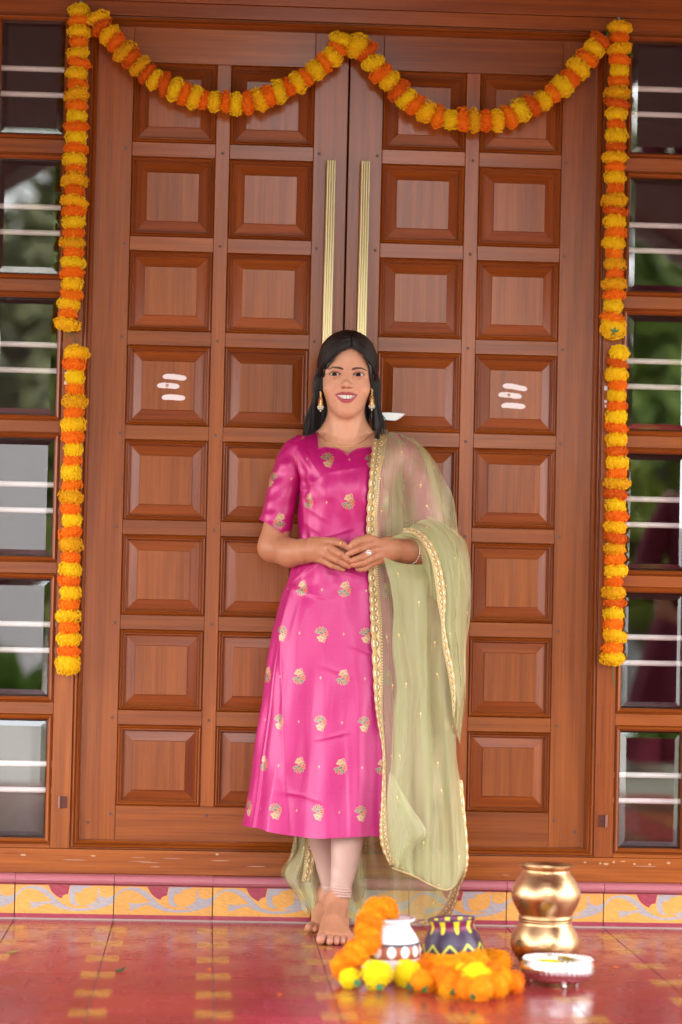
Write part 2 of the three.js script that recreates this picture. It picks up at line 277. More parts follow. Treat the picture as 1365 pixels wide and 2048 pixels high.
// ------------------------------------------------------------------ the two door leaves
const XC = [0.0906, 0.311, 0.348, 0.567], ROW0 = 2.2376, PIT = 0.2482, PH = 0.2099, DB = 0.2, DT = 2.331;
const panelMoulding = [[0, 0], [0.0008, -0.0035], [0.0018, -0.004], [0.0028, 0.0002], [0.0048, 0.0016], [0.0068, 0.0004], [0.0078, -0.0042], [0.0088, -0.0046], [0.0098, -0.0028], [0.0118, -0.0024], [0.0132, -0.0055], [0.0138, -0.013]];
const bevel = [[0.0134, -0.0125], [0.0146, -0.013], [0.0404, -0.0052]], fieldEdge = [[0.0405, -0.008], [0.0408, -0.0026], [0.0418, -0.0018]];
function doorLeaf(s, label) {
  const g = group('door_leaf', label, 'door'), X = (a) => (s < 0 ? -a : a), e = 0.0004;
  const wb = (a, b, y0, y1, ax) => wbox(Math.min(X(a), X(b)) + e, Math.max(X(a), X(b)) - e, y0 + e, y1 - e, ZD - 0.045, ZD, ax, 0.001);
  mesh('stile', wb(0.002, XC[0], DB, DT, 'y'), WOOD[1], g); mesh('stile', wb(XC[3], 0.664, DB, DT, 'y'), pick(WOOD), g);
  const yTop = ROW0, yBot = ROW0 - 7 * PIT - PH;
  mesh('top_rail', wb(XC[0], XC[3], yTop, DT, 'x'), pick(WOOD), g); mesh('bottom_rail', wb(XC[0], XC[3], DB, yBot, 'x'), pick(WOOD), g);
  mesh('muntin', wb(XC[1], XC[2], yBot, yTop, 'y'), pick(WOOD), g);
  for (let r = 0; r < 8; r++) for (let c = 0; c < 2; c++) {
    const a = c ? XC[2] : XC[0], b = c ? XC[3] : XC[1], y1 = ROW0 - PIT * r, y0 = y1 - PH;
    const p = mesh('panel', ring(Math.min(X(a), X(b)), Math.max(X(a), X(b)), y0, y1, fieldEdge, ZD, true, 0.999), rnd() < 0.5 ? WOOD[Math.floor(rnd() * 5)] : WOOD[0], g);
    mesh('panel_moulding', ring(Math.min(X(a), X(b)), Math.max(X(a), X(b)), y0, y1, panelMoulding, ZD), pick(WOOD_DEEP), p);
    mesh('panel_bevel', ring(Math.min(X(a), X(b)), Math.max(X(a), X(b)), y0, y1, bevel, ZD, false, 0.999), pick(WOOD_BEVEL), p);
    if (r < 7) mesh('rail', wb(a, b, y1 - PIT, y0, 'x'), pick(WOOD), g);
  }
  const pegs = []; for (let r = 0; r < 9; r++) { const y = ROW0 - PIT * r + 0.02; if (r) { pegs.push([X(XC[3] + 0.014), y - 0.002], [X((XC[1] + XC[2]) / 2), y - 0.004]); } if (r === 1 || r === 3 || r === 2) pegs.push([X(XC[0] - 0.014), y]); }
  pegs.push([X(0.636), 0.243]);
  for (const [x, y] of pegs) mesh('peg', plain(new THREE.CylinderGeometry(0.0042, 0.0042, 0.004, 12).rotateX(Math.PI / 2).translate(x + (rnd() - 0.5) * 0.004, y + (rnd() - 0.5) * 0.004, ZD - 0.0016)), M.peg, g);
  // ribbed pull bar
  const hx = X(0.0452), hy0 = 1.36, hy1 = 1.99, sh = new THREE.Shape(), W = 0.0245; sh.moveTo(-W / 2, 0); sh.lineTo(-W / 2, 0.0075);
  for (let i = 0; i < 4; i++) { const a = -W / 2 + W * i / 4, b = W / 4; sh.lineTo(a + b * 0.12, 0.014); sh.lineTo(a + b * 0.35, 0.0148); sh.lineTo(a + b * 0.62, 0.014); sh.lineTo(a + b * 0.66, 0.0075); sh.lineTo(a + b * 0.97, 0.0075); }
  sh.lineTo(W / 2, 0.0125); sh.lineTo(W / 2, 0); sh.closePath();
  const hg = plain(new THREE.ExtrudeGeometry(sh, { depth: hy1 - hy0, bevelEnabled: false })); hg.rotateX(Math.PI / 2); hg.translate(hx, hy1, ZD + 0.02);
  const hm = mesh('pull_handle', hg, M.brushed, g);
  for (const y of [hy0 + 0.05, hy1 - 0.05]) mesh('handle_post', plain(new THREE.CylinderGeometry(0.006, 0.006, 0.022, 12).rotateX(Math.PI / 2).translate(hx, y, ZD + 0.01)), M.brushed, hm);
  return g;
}
const leafL = doorLeaf(-1, 'left door leaf, teak with sixteen raised panels and a brass pull');
const leafR = doorLeaf(1, 'right door leaf, teak with sixteen raised panels and a steel lever beside the woman');
// three finger strokes of white paste on one panel of each leaf
function strokes(leaf, list) {
  for (const [x0, y0, x1, y1] of list) {
    const L = Math.hypot(x1 - x0, y1 - y0), sh = new THREE.Shape(), h = 0.0066, n = 26;
    for (let i = 0; i <= n * 2; i++) { const k = i <= n ? i / n : 2 - i / n, side = i <= n ? -1 : 1, e = Math.pow(1 - Math.pow(Math.abs(2 * k - 1), 5), 0.5); const x = (k - 0.5) * L, y = side * h * e * (1 + 0.16 * (rnd() - 0.5)) + 0.0012 * Math.sin(k * 5); i ? sh.lineTo(x, y) : sh.moveTo(x, y); }
    const g = plain(new THREE.ExtrudeGeometry(sh, { depth: 0.0008, bevelEnabled: true, bevelSize: 0.0006, bevelThickness: 0.0005, bevelSegments: 2 }));
    g.rotateZ(Math.atan2(y1 - y0, x1 - x0)); g.translate((x0 + x1) / 2, (y0 + y1) / 2, ZD - 0.0018); mesh('paste_stroke', g, M.chalk, leaf);
  }
  const m = list[1]; mesh('paste_dot', plain(new THREE.SphereGeometry(0.0042, 12, 8).scale(1, 1, 0.35).translate(lerp(m[0], m[2], 0.45), lerp(m[1], m[3], 0.45) + 0.001, ZD + 0.0002)), M.ochre, leaf);
}
strokes(leafL, [[-0.472, 1.411, -0.41, 1.41], [-0.486, 1.387, -0.428, 1.388], [-0.473, 1.356, -0.412, 1.358]]);
strokes(leafR, [[0.423, 1.411, 0.488, 1.405], [0.412, 1.387, 0.474, 1.385], [0.42, 1.358, 0.484, 1.359]]);
{ // steel lever behind the woman's shoulder
  const p = at(800, 834, ZD + 0.05), q = at(735, 838, ZD + 0.05), d = q.clone().sub(p);
  const sh = new THREE.Shape(); sh.moveTo(0, 0.009); sh.quadraticCurveTo(-0.03, 0.012, -0.085, 0.006); sh.lineTo(-0.085, -0.006); sh.lineTo(-0.012, -0.010); sh.quadraticCurveTo(0.006, 0.0, 0.012, 0.0085); sh.closePath();
  const g = plain(new THREE.ExtrudeGeometry(sh, { depth: 0.012, bevelEnabled: true, bevelSize: 0.002, bevelThickness: 0.002, bevelSegments: 3, curveSegments: 10 })); g.translate(p.x, p.y, ZD + 0.042);
  const l = mesh('lever_handle', g, M.steel, leafR);
  mesh('spindle', plain(new THREE.CylinderGeometry(0.008, 0.008, 0.05, 16).rotateX(Math.PI / 2).translate(p.x - 0.075, p.y, ZD + 0.024)), M.steel, l); void d;
}

// ------------------------------------------------------------------ sidelight windows
const paneRows = [[2.335, 2.036], [1.97, 1.669], [1.607, 1.301], [1.24, 0.933], [0.874, 0.57], [0.51, 0.204]];
const bead = [[0, 0], [0.0012, -0.003], [0.003, -0.0035], [0.004, 0.0005], [0.007, 0.0022], [0.0105, 0.0006], [0.0125, -0.004], [0.0145, -0.0065], [0.015, -0.016]];
function sidelight(s, label) {
  const g = group('sidelight_window', label, 'window'), a = 0.733, b = 0.927;
  const X0 = s < 0 ? -b : a, X1 = s < 0 ? -a : b;
  mesh('post', wbox(s < 0 ? -0.99 : b + 0.0005, s < 0 ? -b - 0.0005 : 0.99, 0.1798, 2.3526, -0.12, 0, 'y'), WOOD[0], g);
  const ys = paneRows.map(([t, bt]) => [t + 0.0145, bt - 0.0145]);
  ys.forEach(([t, bt], i) => {
    const f = mesh('pane_bead', ring(X0, X1, bt, t, bead, 0), pick(WOOD_DEEP), g);
    const x0 = X0 + 0.0135, x1 = X1 - 0.0135, y0 = bt + 0.0135, y1 = t - 0.0135;
    // bevelled pane: a flat field inside four sloping, slightly uneven facets
    const gl = ring(x0, x1, y0, y1, [[0, -0.0035], [0.0175 + rnd() * 0.002, 0.0006], [0.0185, 0.0006]], -0.0145, true, 0.9999), ps = gl.attributes.position;
    for (let k = 0; k < ps.count; k++) ps.setZ(k, ps.getZ(k));
    mesh('glass_pane', gl, M.glass, f);
    for (const dy of [0.118, 0.186]) { const br = mesh('grille_bar', plain(new THREE.CylinderGeometry(0.0074, 0.0074, X1 - X0 + 0.03, 16).rotateZ(Math.PI / 2).translate((X0 + X1) / 2, t - 0.0145 - dy, -0.062)), M.bar, g); void br; }
    const nxt = i < 5 ? ys[i + 1][0] : null;
    if (nxt) mesh('rail', wbox(X0, X1, nxt + 0.0004, bt - 0.0004, -0.12, 0, 'x'), pick(WOOD), g);
  });
  mesh('rail', wbox(X0, X1, ys[0][0] + 0.0004, 2.3528, -0.12, 0, 'x'), WOOD[1], g);
  mesh('rail', wbox(X0, X1, 0.1796, ys[5][1] - 0.0004, -0.12, 0, 'x'), WOOD[2], g);
  return g;
}
sidelight(-1, 'left sidelight window of six bevelled panes with white grille bars');
sidelight(1, 'right sidelight window of six bevelled panes with white grille bars');

// ------------------------------------------------------------------ house shell, porch roof, garden behind the camera (seen mirrored in the panes)
const shell = group('house_wall', 'cream plastered house wall round the teak doorway', 'wall');
mesh('wall_panel', box(-5, -0.9905, -0.3, 4, -0.15, 0.0, 0), M.plaster, shell);
mesh('wall_panel', box(0.9905, 5, -0.3, 4, -0.15, 0.0, 0), M.plaster, shell);
mesh('wall_panel', box(-0.9905, 0.9905, 2.4705, 4, -0.15, 0.0, 0), M.plaster, shell);
const room = structure('room');
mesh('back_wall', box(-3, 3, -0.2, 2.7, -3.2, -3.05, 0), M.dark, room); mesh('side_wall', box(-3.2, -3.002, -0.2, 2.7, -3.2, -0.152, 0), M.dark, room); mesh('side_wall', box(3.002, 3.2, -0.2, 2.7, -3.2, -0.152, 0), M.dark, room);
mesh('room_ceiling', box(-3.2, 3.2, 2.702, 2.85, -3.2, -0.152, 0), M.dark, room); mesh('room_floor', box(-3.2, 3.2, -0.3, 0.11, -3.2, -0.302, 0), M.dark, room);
const roof = group('porch_roof', 'gabled porch roof with maroon boarded underside and white bargeboards', 'roof');
for (const s of [-1, 1]) {
  const sl = Math.atan(0.6), L = 2.35 / Math.cos(sl);
  const g = plain(new THREE.BoxGeometry(L, 0.08, 3.5)); g.translate(s * L / 2, 0.045, 0); g.rotateZ(-s * sl); g.translate(0, 3.2, 1.76); mesh('roof_slope', g, M.maroon, roof);
  const bgd = plain(new THREE.BoxGeometry(L + 0.02, 0.17, 0.03)); bgd.translate(s * L / 2, 0.03, 0); bgd.rotateZ(-s * sl); bgd.translate(0, 3.205, 3.53); mesh('bargeboard', bgd, M.white, roof);
  mesh('porch_post', box(s * 2.15 - 0.06, s * 2.15 + 0.06, -0.3, 1.94, 3.3, 3.42, 0.004), M.white, roof);
}
// ------------------------------------------------------------------ marigolds and garlands
function marigold(seed, R, T, cols, nPet, petal) {
  const r = RNG(seed), pos = [], col = [];
  const lump = [r() * 6, r() * 6, r() * 6];
  const put = (p, c) => { pos.push(p.x, p.y, p.z); col.push(c[0], c[1], c[2]); };
  const tri = (a, b, c, ca, cb, cc) => { put(a, ca); put(b, cb); put(c, cc); };
  const mix = (a, b, t) => [lerp(a[0], b[0], t), lerp(a[1], b[1], t), lerp(a[2], b[2], t)];
  // core
  const core = plain(new THREE.IcosahedronGeometry(1, 2)), cp = core.attributes.position;
  for (let i = 0; i < cp.count; i++) put(V3(cp.getX(i) * R * 0.9, cp.getY(i) * T * 0.9, cp.getZ(i) * R * 0.9), cols[1]);
  for (let k = 0; k < nPet; k++) {
    const y = 1 - 2 * (k + 0.5) / nPet, a = k * 2.39996 + r() * 0.5, s = Math.sqrt(1 - y * y);
    const bump = 1 + 0.09 * Math.sin(a * 3 + lump[0]) * s + 0.07 * Math.sin(a * 5 + y * 6 + lump[1]) + 0.1 * (r() - 0.5);
    // a flattened, full disc: superellipse in the (ring, axis) plane
    const q = Math.pow(Math.pow(Math.abs(s), 2.4) + Math.pow(Math.abs(y), 2.4), -1 / 2.4);
    const P = V3(Math.cos(a) * s * q * R * bump, y * q * T * bump, Math.sin(a) * s * q * R * bump);
    const N = V3(P.x / R / R, P.y / T / T * 0.6, P.z / R / R).normalize();
    N.add(V3(r() - 0.5, r() - 0.5, r() - 0.5).multiplyScalar(0.55)).normalize();
    const t1 = V3(r() - 0.5, r() - 0.5, r() - 0.5).cross(N).normalize(), t2 = N.clone().cross(t1);
    const L = petal * (0.8 + 0.5 * r()), W = petal * (0.36 + 0.2 * r()), base = P.clone().addScaledVector(N, -L * 0.5), tip = P.clone().addScaledVector(N, L * 0.12);
    const cb = mix(cols[0], cols[1], 0.25 + 0.3 * r()), ct = mix(cols[1], cols[2], r());
    const l = P.clone().addScaledVector(t1, W).addScaledVector(N, -L * 0.06), rr = P.clone().addScaledVector(t1, -W).addScaledVector(N, -L * 0.06), mid = P.clone().addScaledVector(t2, W * 0.55).addScaledVector(N, -L * 0.02);
    const l2 = tip.clone().addScaledVector(t1, W * 0.55).addScaledVector(t2, -W * 0.2), r2 = tip.clone().addScaledVector(t1, -W * 0.55).addScaledVector(t2, -W * 0.2), m2 = tip.clone().addScaledVector(t2, W * 0.25);
    tri(base, l, mid, cb, ct, ct); tri(base, mid, rr, cb, ct, ct); tri(l, l2, mid, ct, ct, ct); tri(l2, m2, mid, ct, ct, ct); tri(mid, m2, r2, ct, ct, ct); tri(mid, r2, rr, ct, ct, ct);
  }
  const g = new THREE.BufferGeometry();
  g.setAttribute('position', new THREE.Float32BufferAttribute(pos, 3)); g.setAttribute('color', new THREE.Float32BufferAttribute(col, 3)); g.computeVertexNormals(); return g;
}
const YEL = [[0.9, 0.5, 0.003], [0.98, 0.66, 0.005], [0.98, 0.72, 0.01]], ORA = [[0.8, 0.13, 0.002], [0.97, 0.23, 0.003], [0.98, 0.3, 0.005]], FOR = [[0.9, 0.24, 0.002], [0.97, 0.36, 0.003], [0.98, 0.43, 0.005]], LEM = [[0.93, 0.7, 0.005], [0.97, 0.8, 0.008], [0.97, 0.86, 0.02]];
const petalMat = phy({ name: 'marigold_petals', vertexColors: true, roughness: 0.8, specularIntensity: 0.4, side: THREE.DoubleSide, transmission: 0.3, thickness: 0 });
const tint = (C, k, g) => C.map((c) => [Math.min(0.98, c[0] * k), c[1] * k * g, c[2]]);
const YF = [1, 2, 3, 4, 21, 22].map((s, i) => marigold(s, 0.0325 * [1, 1.04, 0.96, 1, 1.06, 0.93][i], 0.0165 * [1, 0.92, 1.1, 1, 0.95, 1.08][i], tint(YEL, [1, 1, 0.97, 1, 0.9, 1][i], [1, 0.93, 1.04, 1, 0.84, 1.08][i]), 240, 0.0082)), OF = [5, 6, 7, 8, 23, 24].map((s, i) => marigold(s, 0.0302 * [1, 1.05, 0.95, 1, 1.08, 0.92][i], 0.0138 * [1, 0.95, 1.08, 1.12, 0.9, 1][i], tint(ORA, [1, 1, 0.95, 1, 0.82, 1][i], [1, 1.15, 0.9, 1, 0.8, 1.1][i]), 240, 0.0076));
const BF = [9, 10].map((s) => marigold(s, 0.0335, 0.03, YEL, 460, 0.0075));
const PF = [11, 12, 13, 16, 17].map((s, i) => marigold(s, 0.034, 0.027, tint(FOR, [1, 0.97, 1, 0.93, 1][i], [1, 0.85, 1.18, 0.8, 1.1][i]), 460, 0.0068)), LF = [14, 15].map((s) => marigold(s, 0.0355, 0.0335, LEM, 520, 0.0078));
const up = V3(0, 1, 0);
// a garland: control points [px, py] of its run over the frame, flowers strung evenly, yellow first
function garland(label, ctrl, n, zOff, opt = {}) {
  const g = group('marigold_garland', label, 'garland', null);
  const curve = new THREE.CatmullRomCurve3(ctrl.map(([x, y]) => at(x, y, zOff)), false, 'centripetal'); curve.arcLengthDivisions = 600; const Lc = curve.getLength();
  // yellow heads take a little more of the thread than orange ones
  let total = 0; const w = []; for (let i = 0; i < n; i++) { const k = (opt.start ?? 0) + i; const q = (k % 2 ? 0.9 : 1.1) * (0.93 + 0.14 * rnd()); w.push(q); total += q; }
  let acc = 0; const first = w[0] / 2, last = w[n - 1] / 2; const span = total - first - last; const pts = [];
  for (let i = 0; i < n; i++) {
    const c = acc + w[i] / 2; acc += w[i]; const t = clamp((c - first) / span, 0, 1), p = curve.getPointAt(t), tan = curve.getTangentAt(t);
    const yellow = ((opt.start ?? 0) + i) % 2 === 0, big = opt.big && opt.big.includes(i);
    const f = mesh(yellow ? 'yellow_marigold' : 'orange_marigold', big ? BF[i % 2] : pick(yellow ? YF : OF), petalMat, g);
    const per = (Lc / span) * w[i] / (yellow ? 0.033 : 0.0276), k = (opt.size ?? 1) * (0.88 + 0.22 * rnd());
    f.position.copy(p).add(V3((rnd() - 0.5) * 0.004, (rnd() - 0.5) * 0.003, (rnd() - 0.5) * 0.004 + 0.002));
    f.quaternion.setFromUnitVectors(up, tan).multiply(new THREE.Quaternion().setFromEuler(new THREE.Euler((rnd() - 0.5) * 0.5, rnd() * 6.28, (rnd() - 0.5) * 0.5)));
    f.scale.set(k, big ? k : clamp(per * (1.14 + 0.18 * rnd()), 0.9, 1.55), k * (0.9 + 0.12 * rnd())); pts.push(p);
  }
  mesh('thread', tube([curve.getPointAt(0).add(V3(0, opt.tail0 ?? 0.02, -0.01)), ...pts, ...(opt.tail || []).map(([x, y, z]) => at(x, y, z))], 0.0014, n * 3, 5), M.string, g);
  return g;
}
function leaflet(parent, p, dir, len, w, mat = M.leaf) {
  const sh = new THREE.Shape(); sh.moveTo(0, 0); sh.quadraticCurveTo(w, len * 0.4, 0, len); sh.quadraticCurveTo(-w, len * 0.4, 0, 0);
  const g = plain(new THREE.ExtrudeGeometry(sh, { depth: 0.0006, bevelEnabled: false })); const gp = g.attributes.position;
  for (let i = 0; i < gp.count; i++) gp.setZ(i, gp.getZ(i) + Math.abs(gp.getX(i)) * 0.5 - Math.pow(gp.getY(i) / len, 2) * len * 0.2); g.computeVertexNormals();
  const m = mesh('leaf', g, mat, parent); m.position.copy(p); m.quaternion.setFromUnitVectors(up, dir.clone().normalize()); return m;
}
const gLU = garland('upper left hanging garland of yellow and orange marigolds beside the window', [[160.5, 23], [161, 61], [159.5, 104], [155, 160], [153, 235], [152, 300], [151, 364], [149, 430], [146, 500], [145, 560], [144, 590], [138, 614], [134, 649]], 31, 0.026, { size: 0.98, tail: [[150, 672, 0.012], [152, 690, 0.01]] });
garland('lower left hanging garland ending in a round yellow marigold', [[152, 707], [149.5, 731], [149, 790], [147, 870], [145, 960], [143, 1040], [142, 1137], [139, 1190], [137, 1260], [136.5, 1327]], 27, 0.026, { size: 0.93, big: [26] });
const gRU = garland('upper right hanging garland of marigolds with a green sprig below', [[1240.6, 56], [1239, 97], [1237, 150], [1234, 223], [1232, 290], [1231.5, 353], [1230.5, 440], [1229, 511], [1227.5, 590], [1224, 656]], 29, 0.026, { size: 0.93, big: [28], tail: [[1236, 672, 0.012], [1239, 690, 0.01]] });
garland('lower right hanging garland with thread ends trailing below it', [[1238.6, 706.6], [1234, 735], [1236, 780], [1234, 841], [1234, 922], [1233, 1013], [1231.5, 1096], [1230, 1162], [1228.5, 1228], [1228, 1270], [1227, 1317]], 29, 0.026, { size: 0.91, tail: [[1226, 1340, 0.012], [1227, 1358, 0.006], [1229, 1371, 0.004]] });
garland('left swag of marigolds looping across the top of the door', [[197, 35], [204, 53], [230, 83], [268, 124], [314, 160], [356, 181], [399, 197], [449, 205], [495, 206], [533, 194], [578, 174], [615, 151], [650, 124], [679, 97], [684, 79]], 29, 0.03, { size: 0.96, tail0: 0.01 });
garland('right swag of marigolds looping across the top of the door', [[716, 94], [738, 106], [752, 134], [785, 169], [822, 204], [866, 231], [916, 240], [964, 241], [1010, 237], [1044, 221], [1088, 200], [1129, 168], [1160, 134], [1189, 96], [1202, 80]], 26, 0.03, { size: 0.97, tail0: 0.01, big: [0] });
{ // green ends, nail heads, sprigs
  const nail = (p, parent) => mesh('nail', plain(new THREE.SphereGeometry(0.004, 10, 8).translate(p.x, p.y, p.z)), M.steel, parent);
  nail(at(163, 3, 0.008), gLU); nail(at(1238, 36, 0.008), gRU);
  for (const [px, py, dx, dy, l] of [[164, 8, 0.5, -1, 0.03], [170, 14, 0.7, -1, 0.03], [178, 22, 0.4, -1, 0.02]]) leaflet(gLU, at(px, py, 0.012), V3(dx, dy, 0.1), l, 0.008);
  for (const [px, py, dx, dy, l] of [[1237, 40, -0.3, -1, 0.02], [1216, 56, -0.2, -1, 0.032], [1213, 64, 0.4, -1, 0.026], [1240, 38, 0.6, -1, 0.016], [1262, 100, 0.2, -1, 0.02]]) leaflet(gRU, at(px, py, 0.014), V3(dx, dy, 0.1), l, 0.009);
  for (const [dx, dy] of [[-1, 0.5], [1, 0.4], [0.3, -1], [-0.7, -0.8], [0.1, 1]]) leaflet(gRU, at(1229, 664, 0.064), V3(dx, dy, 0.35), 0.014, 0.006);
  for (const [a, b, c] of [[132, 662, 676], [140, 661, 672]]) mesh('thread_end', tube([at(a, b, 0.014), at(a + 1, (b + c) / 2, 0.012), at(a + 2, c, 0.008)], 0.0012, 8, 5), M.string, gLU);
}

// ------------------------------------------------------------------ pots, tray and loose flowers on the floor
function clay(name, tex, rough) { return phy({ name, map: tex, roughness: rough, clearcoat: 0.15, clearcoatRoughness: 0.4 }); }
function potUV(g, h) { const p = g.attributes.position, uv = g.attributes.uv; for (let i = 0; i < p.count; i++) uv.setY(i, p.getY(i) / h); return g; }
// white pot, brown band with white dots
const wpos = V3(0.078, 0, 0.965);
const whitePot = group('clay_pot', 'white painted clay pot with white dots on a brown band, garland over it', 'pot', wpos);
{
  const H = 0.138, prof = [[0.001, 0.004], [0.034, 0.0], [0.046, 0.008], [0.062, 0.03], [0.0715, 0.052], [0.0725, 0.066], [0.069, 0.082], [0.06, 0.1], [0.048, 0.116], [0.0455, 0.122], [0.049, 0.127], [0.057, 0.131], [0.0585, 0.1345], [0.056, 0.138], [0.05, 0.1365], [0.044, 0.128], [0.041, 0.12], [0.05, 0.105], [0.06, 0.07], [0.045, 0.02], [0.001, 0.012]];
  const t = canvasTex(1024, 512, (c, w, h) => {
    const r = RNG(4); c.fillStyle = '#efe9ee'; c.fillRect(0, 0, w, h);
    const Y = (y) => (1 - y / H) * h; c.fillStyle = '#9a5136'; c.fillRect(0, Y(0.083), w, Y(0.051) - Y(0.083)); c.fillStyle = '#37343c'; c.fillRect(0, Y(0.085), w, Y(0.0785) - Y(0.085));
    c.fillStyle = '#8d3048'; c.fillRect(0, Y(0.0515), w, 3); c.fillRect(0, Y(0.1375), w, 5);
    for (let i = 0; i < 14; i++) { const x = (i + 0.5) / 14 * w; c.fillStyle = '#f4f0f2'; c.beginPath(); c.ellipse(x, Y(0.0672), 22 + r() * 2, 46 + r() * 4, 0, 0, 7); c.fill(); }
    for (let i = 0; i < 500; i++) { c.globalAlpha = 0.05; c.fillStyle = r() < 0.5 ? '#b8a8a8' : '#ffffff'; c.beginPath(); c.ellipse(r() * w, r() * h, 10 + r() * 40, 2 + r() * 5, 0, 0, 7); c.fill(); } c.globalAlpha = 1;
  });
  mesh('pot_body', potUV(lathe(prof, 64), H), clay('painted_clay_white', t, 0.5), whitePot).rotation.y = 0.25;
}
// purple pot with yellow strokes and zigzag
const ppos = atFloor(909, 1946);
const purplePot = group('clay_pot', 'dark purple clay pot with yellow zigzag and petals, behind the orange flowers', 'pot', ppos);
{
  const H = 0.124, prof = [[0.001, 0.003], [0.03, 0.0], [0.042, 0.006], [0.058, 0.022], [0.0685, 0.042], [0.0695, 0.056], [0.066, 0.072], [0.058, 0.09], [0.0505, 0.103], [0.0495, 0.109], [0.053, 0.1185], [0.0545, 0.1225], [0.0525, 0.124], [0.049, 0.121], [0.045, 0.108], [0.055, 0.088], [0.063, 0.055], [0.04, 0.015], [0.001, 0.01]];
  const t = canvasTex(1024, 512, (c, w, h) => {
    const r = RNG(8), Y = (y) => (1 - y / H) * h; c.fillStyle = '#3a2444'; c.fillRect(0, 0, w, h); c.fillStyle = '#7d1647'; c.fillRect(0, Y(0.122), w, Y(0.099) - Y(0.122)); c.fillRect(0, Y(0.032), w, Y(0.022) - Y(0.032));
    for (let i = 0; i < 700; i++) { c.globalAlpha = 0.1; c.fillStyle = ['#2a2358', '#4a2850', '#701840'][i % 3]; c.beginPath(); c.ellipse(r() * w, r() * h, 6 + r() * 30, 3 + r() * 10, 0, 0, 7); c.fill(); } c.globalAlpha = 1;
    c.fillStyle = '#3b2350'; for (let i = 0; i < 10; i++) { const x = i / 10 * w; c.beginPath(); c.moveTo(x + 12, Y(0.124)); c.lineTo(x + 54, Y(0.124)); c.lineTo(x + 33, Y(0.105)); c.fill(); }
    c.fillStyle = '#d8cf2a';
    for (let i = 0; i < 10; i++) { const x = (i + 0.5) / 10 * w; c.beginPath(); c.moveTo(x - 22, Y(0.121)); c.quadraticCurveTo(x - 16, Y(0.1), x - 8, Y(0.094)); c.quadraticCurveTo(x + 8, Y(0.089), x + 15, Y(0.098)); c.quadraticCurveTo(x + 20, Y(0.11), x + 22, Y(0.121)); c.fill(); }
    for (let i = 0; i < 13; i++) { const x = (i + 0.5) / 13 * w; c.beginPath(); c.ellipse(x, Y(0.02), 26, 34, 0, 0, 7); c.fill(); }
    c.strokeStyle = '#b9c23a'; c.lineWidth = 17; c.lineJoin = 'round'; c.beginPath(); for (let i = 0; i <= 20; i++) { const x = i / 20 * w, y = Y(i % 2 ? 0.046 : 0.07); i ? c.lineTo(x, y) : c.moveTo(x, y); } c.stroke();
    c.strokeStyle = '#d5d84a'; c.lineWidth = 7; c.stroke();
  });
  const b = mesh('pot_body', potUV(lathe(prof, 64), H), clay('painted_clay_purple', t, 0.38), purplePot); b.rotation.y = -0.2; b.rotation.z = 0.07;
}
const brass = (k) => { const dent = dataTex(256, 256, (u, v) => { const a = 0.5 + 0.5 * (nA(u * 5, v * 4, 5, 4) - 0.5) + 0.25 * (nB(u * 13, v * 9, 13, 9) - 0.5); return [a, a, a]; }, 4, false); const ro = dataTex(256, 256, (u, v) => { const a = 0.2 + 0.16 * nC(u * 9, v * 6, 9, 6) + 0.08 * nB(u * 30, v * 60, 30, 60); return [a, a, a]; }, 4, false); return phy({ name: 'old_brass', color: lin(0.6, 0.37, 0.19), metalness: 1, roughness: 1, roughnessMap: ro, bumpMap: dent, bumpScale: 0.004 * k }); };
const brassMat = brass(1);
const brassProf = [[0.0005, 0.002], [0.05, 0.0008], [0.0605, 0.0], [0.062, 0.003], [0.0605, 0.006], [0.0585, 0.008], [0.062, 0.013], [0.0705, 0.028], [0.0772, 0.043], [0.0795, 0.055], [0.0775, 0.067], [0.071, 0.081], [0.0615, 0.095], [0.0532, 0.106], [0.0515, 0.1105], [0.0535, 0.1145], [0.0595, 0.1185], [0.0622, 0.1205], [0.0618, 0.1225], [0.0585, 0.1218], [0.052, 0.1165], [0.0485, 0.1105], [0.05, 0.105], [0.068, 0.08], [0.0765, 0.055], [0.06, 0.012], [0.0005, 0.006]];
const bpos = atFloor(1089, 1945);
{
  const lo = group('brass_pot', 'lower brass pot turned upside down behind the silver tray', 'pot', bpos); const m = mesh('pot_body', lathe(brassProf, 72), brassMat, lo); m.rotation.x = Math.PI; m.position.y = 0.1225;
  const hi = group('brass_pot', 'upper brass pot with flared rim standing on the overturned one', 'pot', V3(bpos.x + 0.0005, 0.1228, bpos.z)); mesh('pot_body', lathe(brassProf, 72), brassMat, hi).rotation.y = 2.0;
}
const tpos = atFloor(1115, 1969);
const tray = group('silver_bowl', 'small fluted silver bowl holding yellow petals, in front of the brass pots', 'bowl', tpos);
